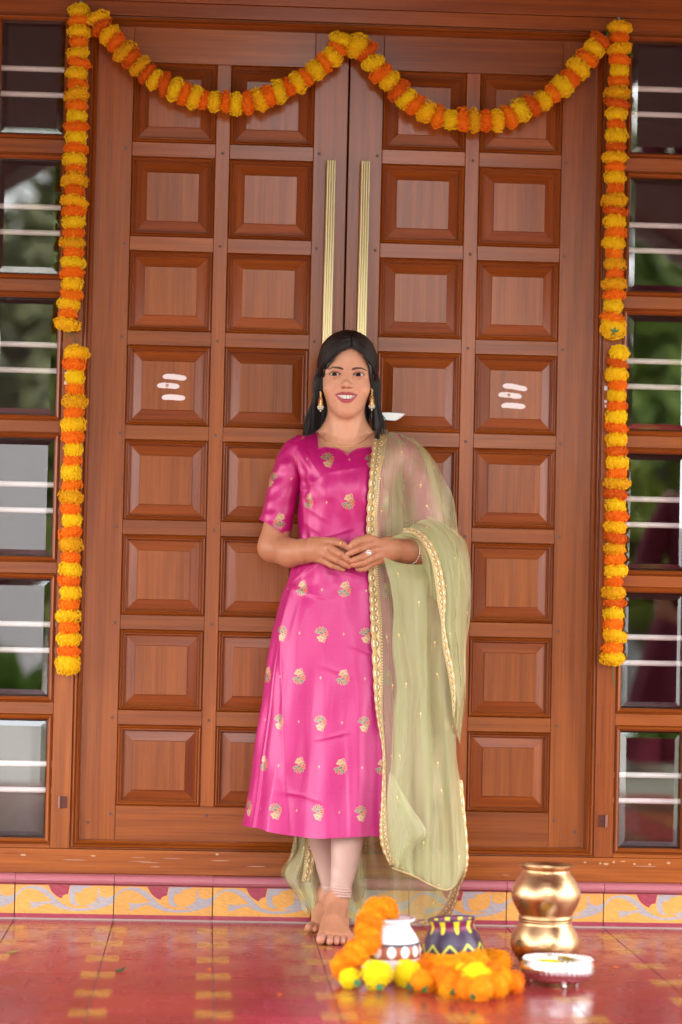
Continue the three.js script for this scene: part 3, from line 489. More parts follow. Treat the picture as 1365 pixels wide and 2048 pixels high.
{
  const silver = phy({ name: 'polished_silver', color: lin(0.86, 0.83, 0.84), metalness: 1, roughness: 0.17 });
  const prof = [[0.001, 0.009], [0.05, 0.008], [0.06, 0.0095], [0.074, 0.016], [0.081, 0.026], [0.0815, 0.034], [0.0785, 0.041], [0.0765, 0.0435], [0.077, 0.0455], [0.0755, 0.0465], [0.0735, 0.0445], [0.0745, 0.04], [0.078, 0.033], [0.077, 0.026], [0.07, 0.018], [0.05, 0.0115], [0.001, 0.011]];
  const g = lathe(prof.map(([r, y]) => [r, y * 1.28 - 0.002]), 240), p = g.attributes.position;
  for (let i = 0; i < p.count; i++) { const x = p.getX(i), y = p.getY(i), z = p.getZ(i), a = Math.atan2(z, x), rr = Math.hypot(x, z), k = sstep(0.008, 0.02, y) * (1 - sstep(0.036, 0.042, y)) * sstep(0.05, 0.065, rr); const q = 1 + 0.03 * k * (Math.pow(Math.abs(Math.cos(a * 20)), 0.7) - 0.5); p.setX(i, x * q); p.setZ(i, z * q); }
  const gg = mergeVertices(g, 1e-6); gg.computeVertexNormals(); mesh('bowl_body', gg, silver, tray);
  for (let k = 0; k < 3; k++) { const a = Math.PI / 2 - 0.12 + k * 2.094; mesh('foot', plain(new THREE.SphereGeometry(0.0048, 14, 10).translate(Math.cos(a) * 0.058, 0.0047, Math.sin(a) * 0.058)), silver, tray); }
  const beads = []; for (let k = 0; k < 60; k++) { const a = k / 60 * 6.2832; beads.push(new THREE.SphereGeometry(0.0022, 6, 5).translate(Math.cos(a) * 0.0768, 0.0575, Math.sin(a) * 0.0768)); } mesh('beaded_rim', merge(beads), silver, tray);
  const pet = group('flower_petals', 'heap of loose yellow petals inside the silver bowl', 'petals', V3(tpos.x - 0.024, 0.04, tpos.z - 0.004)); const pg = LF[0].clone().scale(1.0, 0.42, 0.8); mesh('petal_heap', pg, petalMat, pet);
}
function loose(list, parent, geos, name, s = 1) { for (const [px, py, lift, k] of list) { const r = 0.0345 * (k ?? 1) * s, p = atFloor(px, py, r * 0.86 + (lift || 0)); const f = mesh(name, pick(geos), petalMat, parent); f.position.copy(p); f.scale.setScalar((k ?? 1) * s); f.rotation.set(rnd() * 6, rnd() * 6, rnd() * 6); } }
{ // single yellow heads in front of the white pot
  const list = [[754, 1950, 'large round yellow marigold in front of the white pot, at its left', 0.9], [815, 1948, 'round yellow marigold in front of the white pot, beside the orange heap', 0.84], [699, 1957, 'smallest loose yellow marigold, green stalk showing, at the end of the draped garland', 0.62]];
  list.forEach(([px, py, lab, k], i) => { const r = 0.0355 * k * 0.95, p = atFloor(px, py, r); const g = group('loose_marigold', lab, 'flower', p); const f = mesh('petals', LF[i % 2], petalMat, g); f.scale.setScalar(k); f.rotation.set(1.2 + i, i * 2, 0.4); mesh('calyx', plain(new THREE.ConeGeometry(0.008, 0.018, 8).rotateX(-1.9).translate(i === 2 ? 0.016 : 0.004, i === 2 ? -0.008 : -0.024, i === 2 ? 0.02 : 0.024)), std({ name: 'calyx_green', color: lin(0.03, 0.13, 0.03), roughness: 0.6 }), g); });
  // orange garland over the white pot, down to the floor
  const g1 = group('draped_garland', 'thick orange marigold garland draped over the white pot down to the floor', 'garland');
  const P = [[775, 1826, 0.945], [765, 1815, 0.965], [752, 1822, 0.99], [742, 1842, 1.015], [735, 1862, 1.03], [733, 1880, 1.035], [722, 1896, 1.045], [707, 1912, 1.055], [693, 1928, 1.055], [684, 1942, 1.05]];
  const crv = new THREE.CatmullRomCurve3(P.map(([x, y, z]) => at(x, y, z)));
  for (let i = 0; i < 19; i++) { const t = i / 18, p = crv.getPointAt(t), tan = crv.getTangentAt(t); const f = mesh('orange_marigold', PF[i % 5], petalMat, g1); f.position.copy(p).add(V3((rnd() - 0.5) * 0.012, (rnd() - 0.5) * 0.006, (rnd() - 0.5) * 0.012)); f.quaternion.setFromUnitVectors(up, tan); f.rotateY(rnd() * 6); f.scale.setScalar(0.74 + 0.12 * rnd()); }
  mesh('thread', tube(P.map(([x, y, z]) => at(x, y, z)), 0.0012, 40, 5), M.string, g1);
  // orange heap
  const g2 = group('garland_heap', 'coiled orange marigold garland heaped in front of the purple pot', 'garland');
  loose([[862, 1932, 0], [848, 1945, 0], [884, 1935, 0.012], [905, 1932, 0.02], [930, 1928, 0.016], [955, 1926, 0.01], [985, 1919, 0.004], [1000, 1930, 0], [848, 1962, 0, 0.94], [880, 1957, 0.004], [905, 1963, 0.008], [940, 1958, 0.012], [968, 1950, 0.008], [900, 1972, 0, 0.95], [932, 1975, 0], [962, 1978, 0, 1.04], [990, 1972, 0], [1010, 1962, 0], [1030, 1966, 0, 0.85], [985, 1950, 0.01]], g2, PF, 'orange_marigold', 0.86);
  loose([[930, 1948, 0.026, 0.6], [950, 1950, 0.03, 0.72], [968, 1951, 0.024, 0.5]], g2, LF, 'yellow_marigold');
  for (const [px, py] of [[844, 1984], [903, 1990], [950, 1998], [978, 1944]]) leaflet(g2, atFloor(px, py, 0.012), V3(rnd() - 0.5, 0.6, 0.7), 0.022, 0.012, std({ name: 'calyx_green', color: lin(0.04, 0.15, 0.035), roughness: 0.6, side: THREE.DoubleSide }));
}
[[28, 1904, 0.2, 'yellow green leaf lying on the red floor near the left edge', lin(0.2, 0.3, 0.03)], [243, 1941, -0.5, 'small dark green leaf lying on the red tiles', lin(0.04, 0.14, 0.05)]].forEach(([px, py, a, lab, c]) => {
  const g = group('fallen_leaf', lab, 'leaf', atFloor(px, py, 0.002)); const l = leaflet(g, V3(-0.016, 0, 0), V3(1, 0.06, a), 0.034, 0.01, std({ name: 'fallen_leaf_green', color: c, roughness: 0.5, side: THREE.DoubleSide })); l.rotateY(1.2);
});
{ const g = group('fallen_petal', 'single yellow petal on the floor beside the woman\'s foot', 'petal', atFloor(613, 1859, 0.003)); mesh('petal', plain(new THREE.SphereGeometry(0.006, 8, 6).scale(1, 0.35, 0.7)), std({ name: 'yellow_petal', color: lin(0.85, 0.5, 0.01), roughness: 0.6 }), g); }

// ------------------------------------------------------------------ garden and compound behind the camera
{
  const w = group('compound_wall', 'grey plastered compound wall across the front garden', 'wall'); mesh('wall_panel', box(-16, 3, -0.3, 1.55, 13, 13.2, 0), M.grey, w); mesh('wall_panel', box(5.5, 18, -0.3, 1.55, 13, 13.2, 0), M.grey, w);
  const gt = group('plank_gate', 'white plank gate in the grey compound wall', 'gate'); for (let i = 0; i < 12; i++) mesh('plank', box(3.02 + i * 0.206, 3.02 + i * 0.206 + 0.2, -0.25, 1.5, 13.02, 13.06, 0.004), M.white, gt);
  const pl = group('gate_pillar', 'tall grey plastered pillar left of the porch', 'pillar'); mesh('pillar_shaft', box(-1.9, -1.22, -0.3, 1.75, 7.6, 8.2, 0.01), M.grey, pl);
  const sd = group('planter_wall', 'low white boarded planter wall, mirrored in the lowest left pane', 'planter'); for (let i = 0; i < 8; i++) mesh('board', box(-2.5 + i * 0.22, -2.5 + i * 0.22 + 0.212, -0.3, 0.3, 6.2, 6.3, 0.004), M.white, sd);
  const bark = std({ name: 'bark', color: lin(0.12, 0.085, 0.06), roughness: 0.95 });
  const leafM = [lin(0.13, 0.2, 0.02), lin(0.05, 0.1, 0.025), lin(0.17, 0.21, 0.02), lin(0.2, 0.21, 0.1)].map((c) => phy({ name: 'tree_leaves', color: c, roughness: 0.6, side: THREE.DoubleSide, transmission: 0.3, thickness: 0 }));
  const tree = (x, z, h, cr, mi, lab, seed) => {
    const NL = seed === 50 ? 2300 : 4200;
    const r = RNG(seed), t = group('tree', lab, 'tree', V3(x, -0.3, z), 'garden trees beyond the wall');
    const tr = []; tr.push(tube([V3(0, 0, 0), V3(0.1, h * 0.3, 0.05), V3(0, h * 0.65, 0)], 0.11, 8, 8)); for (let i = 0; i < 5; i++) { const a = i * 1.3 + r(); tr.push(tube([V3(0.04, h * (0.35 + 0.06 * i), 0), V3(Math.cos(a) * cr * 0.4, h * (0.5 + 0.06 * i), Math.sin(a) * cr * 0.4), V3(Math.cos(a) * cr * 0.75, h * (0.6 + 0.07 * i), Math.sin(a) * cr * 0.75)], 0.045, 6, 6)); }
    mesh('trunk', merge(tr), bark, t);
    const pos = [], C = []; for (let i = 0; i < 16; i++) { const a = r() * 6.28, q = Math.sqrt(r()) * cr * 0.8; C.push([Math.cos(a) * q, h * (0.45 + 0.5 * r()), Math.sin(a) * q, cr * (0.25 + 0.25 * r())]); }
    for (let i = 0; i < NL; i++) { const c = C[i % 16], d = V3(r() - 0.5, r() - 0.5, r() - 0.5).normalize().multiplyScalar(c[3] * Math.pow(r(), 0.4)), p = V3(c[0] + d.x, c[1] + d.y, c[2] + d.z), u = V3(r() - 0.5, r() - 0.5, r() - 0.5).normalize().multiplyScalar(0.16), v = V3(r() - 0.5, r() - 0.5, r() - 0.5).normalize().multiplyScalar(0.1); for (const q of [p.clone().sub(u), p.clone().add(v), p.clone().add(u), p.clone().sub(u), p.clone().add(u), p.clone().sub(v)]) pos.push(q.x, q.y, q.z); }
    const g = new THREE.BufferGeometry(); g.setAttribute('position', new THREE.Float32BufferAttribute(pos, 3)); g.computeVertexNormals(); mesh('crown', g, leafM[mi], t);
  };
  const potted = (x, z, h, lab, seed, col) => { const r = RNG(seed), g = group('potted_plant', lab, 'plant', V3(x, -0.3, z), 'potted plants beside the porch'); mesh('plant_pot', lathe([[0.001, 0], [0.13, 0], [0.18, 0.26], [0.2, 0.28], [0.2, 0.31], [0.17, 0.31], [0.16, 0.24], [0.001, 0.24]], 28), std({ name: 'terracotta', color: lin(0.4, 0.17, 0.1), roughness: 0.85 }), g); const fr = []; for (let i = 0; i < 26; i++) { const a = r() * 6.28, e = 0.3 + r() * 0.5, l = h * (0.6 + 0.4 * r()), pts = []; for (let k = 0; k <= 5; k++) { const t = k / 5; pts.push([Math.cos(a) * e * t * l * 0.9, 0.25 + l * (t * 1.1 - 0.45 * t * t * (0.6 + e)), Math.sin(a) * e * t * l * 0.9, 0.06 * Math.sin(Math.PI * (0.15 + 0.85 * t)) + 0.003]); } const ps = []; const nx = -Math.sin(a), nz = Math.cos(a); for (let k = 0; k < 5; k++) { const A = pts[k], B = pts[k + 1], q = (P, s) => [P[0] + nx * P[3] * s, P[1] - Math.abs(s) * 0.01, P[2] + nz * P[3] * s]; for (const v of [q(A, -1), q(A, 1), q(B, 1), q(A, -1), q(B, 1), q(B, -1)]) ps.push(...v); } const gg = new THREE.BufferGeometry(); gg.setAttribute('position', new THREE.Float32BufferAttribute(ps, 3)); gg.computeVertexNormals(); fr.push(gg); } fr.forEach((q) => mesh('frond', q, phy({ name: 'frond_green', color: col, roughness: 0.5, side: THREE.DoubleSide, transmission: 0.25, thickness: 0 }), g)); };
  potted(-1.3, 6.75, 1.0, 'potted plant with arching leaves left of the porch, mirrored in the low panes', 91, lin(0.12, 0.22, 0.03)); potted(-1.9, 6.6, 1.2, 'taller potted plant beside the grey pillar', 92, lin(0.1, 0.16, 0.05)); potted(2.7, 6.4, 1.1, 'potted plant right of the porch with yellow green leaves', 93, lin(0.22, 0.26, 0.03));
  [[-1.7, 12, 4.9, 1.7, 3, 'greyish olive tree just inside the wall, left of the porch axis'], [3.1, 12.2, 5.2, 1.7, 0, 'leafy mid green tree before the plank gate'], [-7, 16, 5, 2.2, 1, 'dark green tree far left beyond the compound wall'], [-3.2, 18, 4.2, 2, 3, 'greyish olive tree beyond the wall, left of the porch'], [0.5, 20, 4.5, 2.4, 1, 'dark round tree straight beyond the porch'], [3.6, 11.5, 3.2, 1.3, 2, 'bright yellow green tree inside the garden on the right'], [5.2, 15, 4.6, 2.2, 0, 'mid green tree behind the plank gate'], [8.5, 17, 5.4, 2.6, 1, 'tall dark tree at the far right'], [2.6, 10.2, 1.9, 0.8, 2, 'small yellow green shrub tree near the porch']].forEach((a, i) => tree(...a, 50 + i));
}

for (const [px, py, k, lab] of [[1232, 1934, 1, 'tiny orange petal on the floor right of the silver bowl'], [420, 1938, 0.8, 'tiny orange petal on the red tiles far left of the woman\'s feet'], [668, 1902, 0.7, 'tiny orange petal just before the woman\'s toes'], [1192, 1902, 0.7, 'tiny orange petal on the floor beside the overturned brass pot'], [560, 1988, 0.9, 'tiny orange petal on the floor left of the draped garland']]) { const g = group('loose_petal', lab, 'petal', atFloor(px, py, 0.0022)); const m = mesh('petal_blade', plain(new THREE.SphereGeometry(0.0045 * k, 8, 6).scale(1.2, 0.35, 0.8)), std({ name: 'orange_petal', color: lin(0.8, 0.18, 0.01), roughness: 0.6 }), g); m.rotation.y = rnd() * 6; }
{ // chips and scuffs on the sill
  const chip = std({ name: 'bare_wood_chip', color: lin(0.5, 0.28, 0.14), roughness: 0.8 }), scuff = std({ name: 'pale_scuff', color: lin(0.42, 0.22, 0.14), roughness: 0.75 });
  for (let i = 0; i < 26; i++) { const s = i < 12, x = s ? [0.735, 0.7, 0.76, 0.83, -0.62, -0.3, 0.66, 0.715, 0.79, 0.88, -0.8, 0.3][i] : -0.75 + rnd() * 1.6, y = s ? 0.173 - rnd() * 0.012 : 0.13 + rnd() * 0.03, w = s ? 0.003 + rnd() * 0.006 : 0.01 + rnd() * 0.03, h = s ? 0.0016 + rnd() * 0.002 : 0.0008 + rnd() * 0.0008; mesh('chip', plain(new THREE.SphereGeometry(1, 7, 5).scale(w, h, 0.0006).translate(x, y, 0.0042)), s ? chip : scuff, frame); }
}
// ------------------------------------------------------------------ the woman: distance-field body, lofted silk kurta, organza dupatta
const smin = (a, b, k) => { const h = Math.max(k - Math.abs(a - b), 0) / k; return Math.min(a, b) - h * h * k * 0.25; };
const smax = (a, b, k) => -smin(-a, -b, k);
const bound = (f, c, r) => { f.c = c; f.r = r; return f; };
const ball = (c, r) => bound((x, y, z) => { const a = x - c[0], b = y - c[1], d = z - c[2]; return Math.sqrt(a * a + b * b + d * d) - r; }, c, r);
const ellip = (c, r) => bound((x, y, z) => { const a = (x - c[0]) / r[0], b = (y - c[1]) / r[1], d = (z - c[2]) / r[2], k = Math.sqrt(a * a + b * b + d * d), e = a / r[0], f = b / r[1], h = d / r[2], g = Math.sqrt(e * e + f * f + h * h); return g < 1e-9 ? -Math.min(r[0], r[1], r[2]) : k * (k - 1) / g; }, c, Math.max(...r));
const cone = (a, b, ra, rb) => { const dx = b[0] - a[0], dy = b[1] - a[1], dz = b[2] - a[2], L = dx * dx + dy * dy + dz * dz || 1e-9; return bound((x, y, z) => { const ax = x - a[0], ay = y - a[1], az = z - a[2]; let t = (ax * dx + ay * dy + az * dz) / L; t = t < 0 ? 0 : t > 1 ? 1 : t; const p = ax - dx * t, q = ay - dy * t, r = az - dz * t; return Math.sqrt(p * p + q * q + r * r) - ra - (rb - ra) * t; }, [(a[0] + b[0]) / 2, (a[1] + b[1]) / 2, (a[2] + b[2]) / 2], Math.sqrt(L) / 2 + Math.max(ra, rb)); };
class Field { constructor() { this.ops = []; } add(f, k = 0.006) { this.ops.push([0, f, k]); return this; } cut(f, k = 0.002) { this.ops.push([1, f, k]); return this; } chain(pts, k = 0.006) { for (let i = 0; i < pts.length - 1; i++) this.add(cone(pts[i], pts[i + 1], pts[i][3], pts[i + 1][3]), k); return this; }
  get f() {
    const n = this.ops.length, F = this.ops.map((o) => o[1]), cut = this.ops.map((o) => o[0]), K = this.ops.map((o) => o[2]), C = F.map((f) => f.c), R = F.map((f, i) => (f.c ? f.r + K[i] : 0));
    return (x, y, z) => { let d = 1e3; for (let i = 0; i < n; i++) { const c = C[i]; if (c) { const a = x - c[0], b = y - c[1], e = z - c[2], q = R[i] + (cut[i] ? Math.max(0, -d) : Math.max(0, d)); if (i && a * a + b * b + e * e > q * q) continue; } const v = F[i](x, y, z); d = cut[i] ? smax(d, -v, K[i]) : d > 900 ? v : smin(d, v, K[i]); } return d; };
  }
}
function surfaceNets(f, lo, hi, n, uvf) {
  const [nx, ny, nz] = n, h = [(hi[0] - lo[0]) / (nx - 1), (hi[1] - lo[1]) / (ny - 1), (hi[2] - lo[2]) / (nz - 1)], F = new Float32Array(nx * ny * nz), B = 4, diag = Math.hypot(h[0], h[1], h[2]) * B * 0.62;
  const id = (i, j, k) => (k * ny + j) * nx + i;
  for (let k0 = 0; k0 < nz; k0 += B) for (let j0 = 0; j0 < ny; j0 += B) for (let i0 = 0; i0 < nx; i0 += B) {
    const c = f(lo[0] + (i0 + B / 2 - 0.5) * h[0], lo[1] + (j0 + B / 2 - 0.5) * h[1], lo[2] + (k0 + B / 2 - 0.5) * h[2]), far = Math.abs(c) > diag * 1.35;
    for (let k = k0; k < Math.min(nz, k0 + B); k++) for (let j = j0; j < Math.min(ny, j0 + B); j++) for (let i = i0; i < Math.min(nx, i0 + B); i++) F[id(i, j, k)] = far ? c : f(lo[0] + i * h[0], lo[1] + j * h[1], lo[2] + k * h[2]);
  }
  const vid = new Int32Array(nx * ny * nz).fill(-1), P = [], idx = [], cs = [0, 1, nx, nx + 1, nx * ny, nx * ny + 1, nx * ny + nx, nx * ny + nx + 1], E = [[0, 1], [2, 3], [4, 5], [6, 7], [0, 2], [1, 3], [4, 6], [5, 7], [0, 4], [1, 5], [2, 6], [3, 7]];
  for (let k = 0; k < nz - 1; k++) for (let j = 0; j < ny - 1; j++) for (let i = 0; i < nx - 1; i++) {
    const b = id(i, j, k); let m = 0; for (let q = 0; q < 8; q++) if (F[b + cs[q]] < 0) m |= 1 << q; if (m === 0 || m === 255) continue;
    let sx = 0, sy = 0, sz = 0, c = 0;
    for (const [u, v] of E) { const a = F[b + cs[u]], w = F[b + cs[v]]; if ((a < 0) === (w < 0)) continue; const t = a / (a - w); sx += (u & 1) + t * ((v & 1) - (u & 1)); sy += (u >> 1 & 1) + t * ((v >> 1 & 1) - (u >> 1 & 1)); sz += (u >> 2) + t * ((v >> 2) - (u >> 2)); c++; }
    vid[b] = P.length / 3; P.push(lo[0] + (i + sx / c) * h[0], lo[1] + (j + sy / c) * h[1], lo[2] + (k + sz / c) * h[2]);
  }
  const quad = (a, b, c, d, flip) => { if (a < 0 || b < 0 || c < 0 || d < 0) return; if (flip) idx.push(a, c, b, a, d, c); else idx.push(a, b, c, a, c, d); };
  for (let k = 1; k < nz - 1; k++) for (let j = 1; j < ny - 1; j++) for (let i = 1; i < nx - 1; i++) {
    const b = id(i, j, k), s = F[b] < 0;
    if (s !== F[b + 1] < 0) quad(vid[b], vid[b - nx], vid[b - nx - nx * ny], vid[b - nx * ny], s ? false : true) ;
    if (s !== F[b + nx] < 0) quad(vid[b], vid[b - nx * ny], vid[b - 1 - nx * ny], vid[b - 1], s ? false : true);
    if (s !== F[b + nx * ny] < 0) quad(vid[b], vid[b - 1], vid[b - 1 - nx], vid[b - nx], s ? false : true);
  }
  const N = new Float32Array(P.length), e = Math.min(...h) * 0.4;
  for (let q = 0; q < P.length; q += 3) for (let it = 0; it < 3; it++) {
    const x = P[q], y = P[q + 1], z = P[q + 2], gx = (f(x + e, y, z) - f(x - e, y, z)) / (2 * e), gy = (f(x, y + e, z) - f(x, y - e, z)) / (2 * e), gz = (f(x, y, z + e) - f(x, y, z - e)) / (2 * e), L = Math.hypot(gx, gy, gz) || 1;
    N[q] = gx / L; N[q + 1] = gy / L; N[q + 2] = gz / L;
    if (it < 2) { const s = clamp(f(x, y, z) / Math.max(L, 0.3), -e, e); P[q] -= gx / L * s; P[q + 1] -= gy / L * s; P[q + 2] -= gz / L * s; }
  }
  const g = new THREE.BufferGeometry(); g.setAttribute('position', new THREE.Float32BufferAttribute(P, 3)); g.setAttribute('normal', new THREE.BufferAttribute(N, 3));
  const uv = new Float32Array(P.length / 3 * 2); for (let i = 0; i < P.length / 3; i++) { const t = uvf ? uvf(P[3 * i], P[3 * i + 1], P[3 * i + 2], N[3 * i + 2]) : [0.01, 0.01]; uv[2 * i] = t[0]; uv[2 * i + 1] = t[1]; }
  g.setAttribute('uv', new THREE.BufferAttribute(uv, 2)); g.setIndex(idx); return g;
}
const A = (px, py, z) => at(px, py, z).toArray();
const Ar = (px, py, z, r) => [...A(px, py, z), r];

const woman = group('person', 'woman in a pink brocade kurta and pale green dupatta smiling before the door', 'person', V3(0, 0, 0.15));
const inW = (o) => { o.position.z -= 0.15; return o; };
const wm = (name, geo, mat, parent = woman) => { const m = mesh(name, geo, mat, parent); return parent === woman ? inW(m) : m; };

// torso section by height: [py, centre px, half width px, half depth m, centre z]
const SEC = [[862, 697, 50, 0.012, 0.1], [866, 697, 62, 0.022, 0.105], [870, 697, 76, 0.032, 0.108], [876, 697, 97, 0.044, 0.112], [883, 697, 114, 0.054, 0.116], [892, 696, 120, 0.064, 0.12], [905, 696, 119, 0.077, 0.127], [930, 695, 108, 0.094, 0.137], [958, 694, 98, 0.107, 0.14], [985, 693, 95, 0.112, 0.142], [1015, 692, 94, 0.108, 0.142], [1050, 690, 93, 0.099, 0.142], [1095, 688, 91, 0.094, 0.145], [1140, 686, 103, 0.098, 0.148], [1200, 684, 121, 0.109, 0.15], [1260, 683, 137, 0.119, 0.152], [1330, 681, 148, 0.128, 0.154], [1400, 680, 156, 0.136, 0.156], [1480, 677, 165, 0.144, 0.158], [1560, 674, 172, 0.151, 0.16], [1640, 672, 182, 0.158, 0.163], [1690, 671, 188, 0.162, 0.165]]
  .map(([py, cx, hw, d, zc]) => { const c = at(cx, py, zc); return [c.y, c.x, hw / 787, d, zc]; });
function sec(y) { // smooth interpolation
  let i = 0; while (i < SEC.length - 2 && SEC[i + 1][0] > y) i++;
  const p = SEC[Math.max(0, i - 1)], a = SEC[i], b = SEC[i + 1], q = SEC[Math.min(SEC.length - 1, i + 2)], t = clamp((y - a[0]) / (b[0] - a[0]), -0.2, 1), o = [];
  for (let k = 1; k < 5; k++) { const m0 = (b[k] - p[k]) / (b[0] - p[0] || 1) * (b[0] - a[0]), m1 = (q[k] - a[k]) / (q[0] - a[0] || 1) * (b[0] - a[0]), t2 = t * t, t3 = t2 * t; o.push((2 * t3 - 3 * t2 + 1) * a[k] + (t3 - 2 * t2 + t) * m0 + (-2 * t3 + 3 * t2) * b[k] + (t3 - t2) * m1); }
  return o; // cx, hw, d, zc
}
const ST0 = 0.2, STN = 1200, STD = 1.15 / STN, STAB = new Float32Array((STN + 2) * 4);
for (let i = 0; i < STN + 2; i++) { const o = sec(ST0 + i * STD); for (let k = 0; k < 4; k++) STAB[i * 4 + k] = o[k]; }
const torso = (x, y, z) => { const yy = clamp(y, SEC[12][0], SEC[1][0]), ii = Math.floor((yy - ST0) / STD) * 4, cx = STAB[ii], hw = STAB[ii + 1], d = STAB[ii + 2], zc = STAB[ii + 3], w = Math.max(hw - 0.011, 0.01), e = Math.max(d - 0.0105, 0.006); const k = Math.hypot((x - cx) / w, (z - zc) / e), s = (k - 1) * Math.min(w, e) * 0.9; const dy = Math.abs(y - yy); return dy > 0 ? Math.hypot(Math.max(s, 0), dy) + Math.min(s, 0) * 0.2 : s; };

// head frame: origin between the eyes
const HO = at(694.2, 749.5, 0.205), HY = -0.055, hc = Math.cos(HY), hs = Math.sin(HY);
const toHead = (x, y, z) => { const a = x - HO.x, b = y - HO.y, c = z - HO.z; return [a * hc - c * hs, b, a * hs + c * hc]; };
const EX = [-0.0302, 0.0305], ER = 0.0122, EZ = -0.0105, EYH = 0.0;
const lidUp = (t) => 0.0043 * Math.pow(Math.max(0, 1 - t * t), 0.75), lidLo = (t) => -0.0031 * Math.pow(Math.max(0, 1 - t * t), 0.9);
const head = new Field();
head.add(ellip([0, 0.022, -0.088], [0.0695, 0.09, 0.094]))
  .add(ellip([0, -0.012, -0.062], [0.0605, 0.085, 0.068]), 0.02)
  .add(ellip([0, -0.066, -0.05], [0.0432, 0.0395, 0.056]), 0.022)
  .add(ellip([0.000, -0.09, -0.018], [0.0185, 0.0145, 0.0175]), 0.026)
  .add(ellip([-0.036, -0.034, -0.024], [0.0225, 0.021, 0.0215]), 0.016).add(ellip([0.036, -0.034, -0.024], [0.0225, 0.021, 0.0215]), 0.016)
  .add(ellip([0, -0.056, -0.012], [0.029, 0.02, 0.0205]), 0.014)
  .add(cone([-0.01, 0.0165, -0.0035], [-0.046, 0.0145, -0.0225], 0.0062, 0.006), 0.012).add(cone([0.01, 0.0165, -0.0035], [0.046, 0.0145, -0.0225], 0.0062, 0.006), 0.012)
  .cut(ellip([EX[0], 0.001, 0.0095], [0.0195, 0.0118, 0.0125]), 0.012).cut(ellip([EX[1], 0.001, 0.0095], [0.0195, 0.0118, 0.0125]), 0.012)
  .add(cone([0, 0.008, 0.0005], [0, -0.024, 0.0165], 0.0058, 0.0078), 0.011).add(ball([0, -0.0262, 0.0165], 0.0094), 0.006)
  .add(ellip([-0.0108, -0.0288, 0.0095], [0.0063, 0.006, 0.009]), 0.005).add(ellip([0.0108, -0.0288, 0.0095], [0.0063, 0.006, 0.009]), 0.005)
  .cut(ellip([-0.0066, -0.0352, 0.0155], [0.0036, 0.0028, 0.005]), 0.003).cut(ellip([0.0066, -0.0352, 0.0155], [0.0036, 0.0028, 0.005]), 0.003);
for (const s of [0, 1]) head.add(ball([EX[s], EYH, EZ], ER + 0.0014), 0.0045);
for (const s of [0, 1]) head.cut((x, y, z) => { const t = (x - EX[s]) / 0.0143; if (z < EZ) return 0.02; const tt = clamp(t, -1, 1), u = lidUp(tt), l = lidLo(tt); return Math.max(Math.max(y - EYH - u, l - (y - EYH)), (Math.abs(t) - 1) * 0.0143, -(z - EZ - 0.004)) ; }, 0.0008);
// smiling lips and mouth opening
const lipUpIn = (x) => -0.0516 - 1.6 * x * x + 0.0, lipLoIn = (x) => -0.0632 + 20 * x * x;
for (let i = -6; i < 6; i++) { const x0 = i / 6 * 0.0285, x1 = (i + 1) / 6 * 0.0285, zf = (x) => 0.0072 - 13.5 * x * x, up = (x) => -0.0492 + (Math.abs(x) < 0.012 ? 0.0006 : 0) - 1.6 * x * x, lo = (x) => -0.067 + 20.5 * x * x, r = (x, b) => b * (1 - 0.72 * Math.pow(Math.abs(x) / 0.0285, 2)); head.add(cone([x0, up(x0), zf(x0)], [x1, up(x1), zf(x1)], r(x0, 0.0037), r(x1, 0.0037)), 0.003); head.add(cone([x0, lo(x0), zf(x0)], [x1, lo(x1), zf(x1)], r(x0, 0.0047), r(x1, 0.0047)), 0.003); }
head.cut((x, y, z) => Math.max(y - lipUpIn(x), lipLoIn(x) - y, Math.abs(x) - 0.0262, -0.014 - z), 0.0012);
head.cut(cone([-0.0325, -0.046, 0.0005], [-0.0255, -0.0335, 0.0085], 0.002, 0.0016), 0.006).cut(cone([0.0325, -0.046, 0.0005], [0.0255, -0.0335, 0.0085], 0.002, 0.0016), 0.006);
head.add(ellip([-0.0655, -0.012, -0.075], [0.006, 0.022, 0.012]), 0.006).add(ellip([0.0655, -0.012, -0.075], [0.006, 0.022, 0.012]), 0.006);
const headF = head.f;
const neck = new Field(); neck.add(cone([0, -0.07, -0.08], [-0.001, -0.15, -0.088], 0.0445, 0.045));
for (const s of [-1, 1]) neck.add(cone([s * 0.024, -0.108, -0.1], [s * 0.075, -0.161, -0.1], 0.02, 0.012), 0.024).add(cone([s * 0.016, -0.176, -0.05], [s * 0.085, -0.17, -0.078], 0.0075, 0.006), 0.016).add(cone([s * 0.03, -0.085, -0.078], [s * 0.011, -0.17, -0.05], 0.009, 0.007), 0.016);
neck.cut(ball([0, -0.176, -0.026], 0.008), 0.016);
const neckF = neck.f;
// limbs
const limbs = new Field();
limbs.chain([Ar(602, 912, 0.12, 0.03), Ar(568, 985, 0.125, 0.034), Ar(547, 1094, 0.142, 0.0375), Ar(580, 1106, 0.19, 0.0345), Ar(606, 1103, 0.222, 0.0295), Ar(632, 1099, 0.248, 0.0252)], 0.014);
limbs.chain([Ar(796, 912, 0.12, 0.03), Ar(836, 985, 0.125, 0.034), Ar(862, 1092, 0.142, 0.0365), Ar(838, 1103, 0.185, 0.034), Ar(812, 1100, 0.217, 0.0295), Ar(782, 1097, 0.246, 0.0258)], 0.014);
limbs.chain([Ar(650, 1250, 0.15, 0.075), Ar(640, 1480, 0.17, 0.048), Ar(645, 1660, 0.135, 0.034), Ar(663, 1768, 0.11, 0.0235)], 0.02).chain([Ar(715, 1250, 0.15, 0.075), Ar(706, 1480, 0.24, 0.048), Ar(696, 1660, 0.255, 0.036), Ar(682, 1772, 0.265, 0.0245)], 0.02);
const limbF = limbs.f;
const hands = new Field();
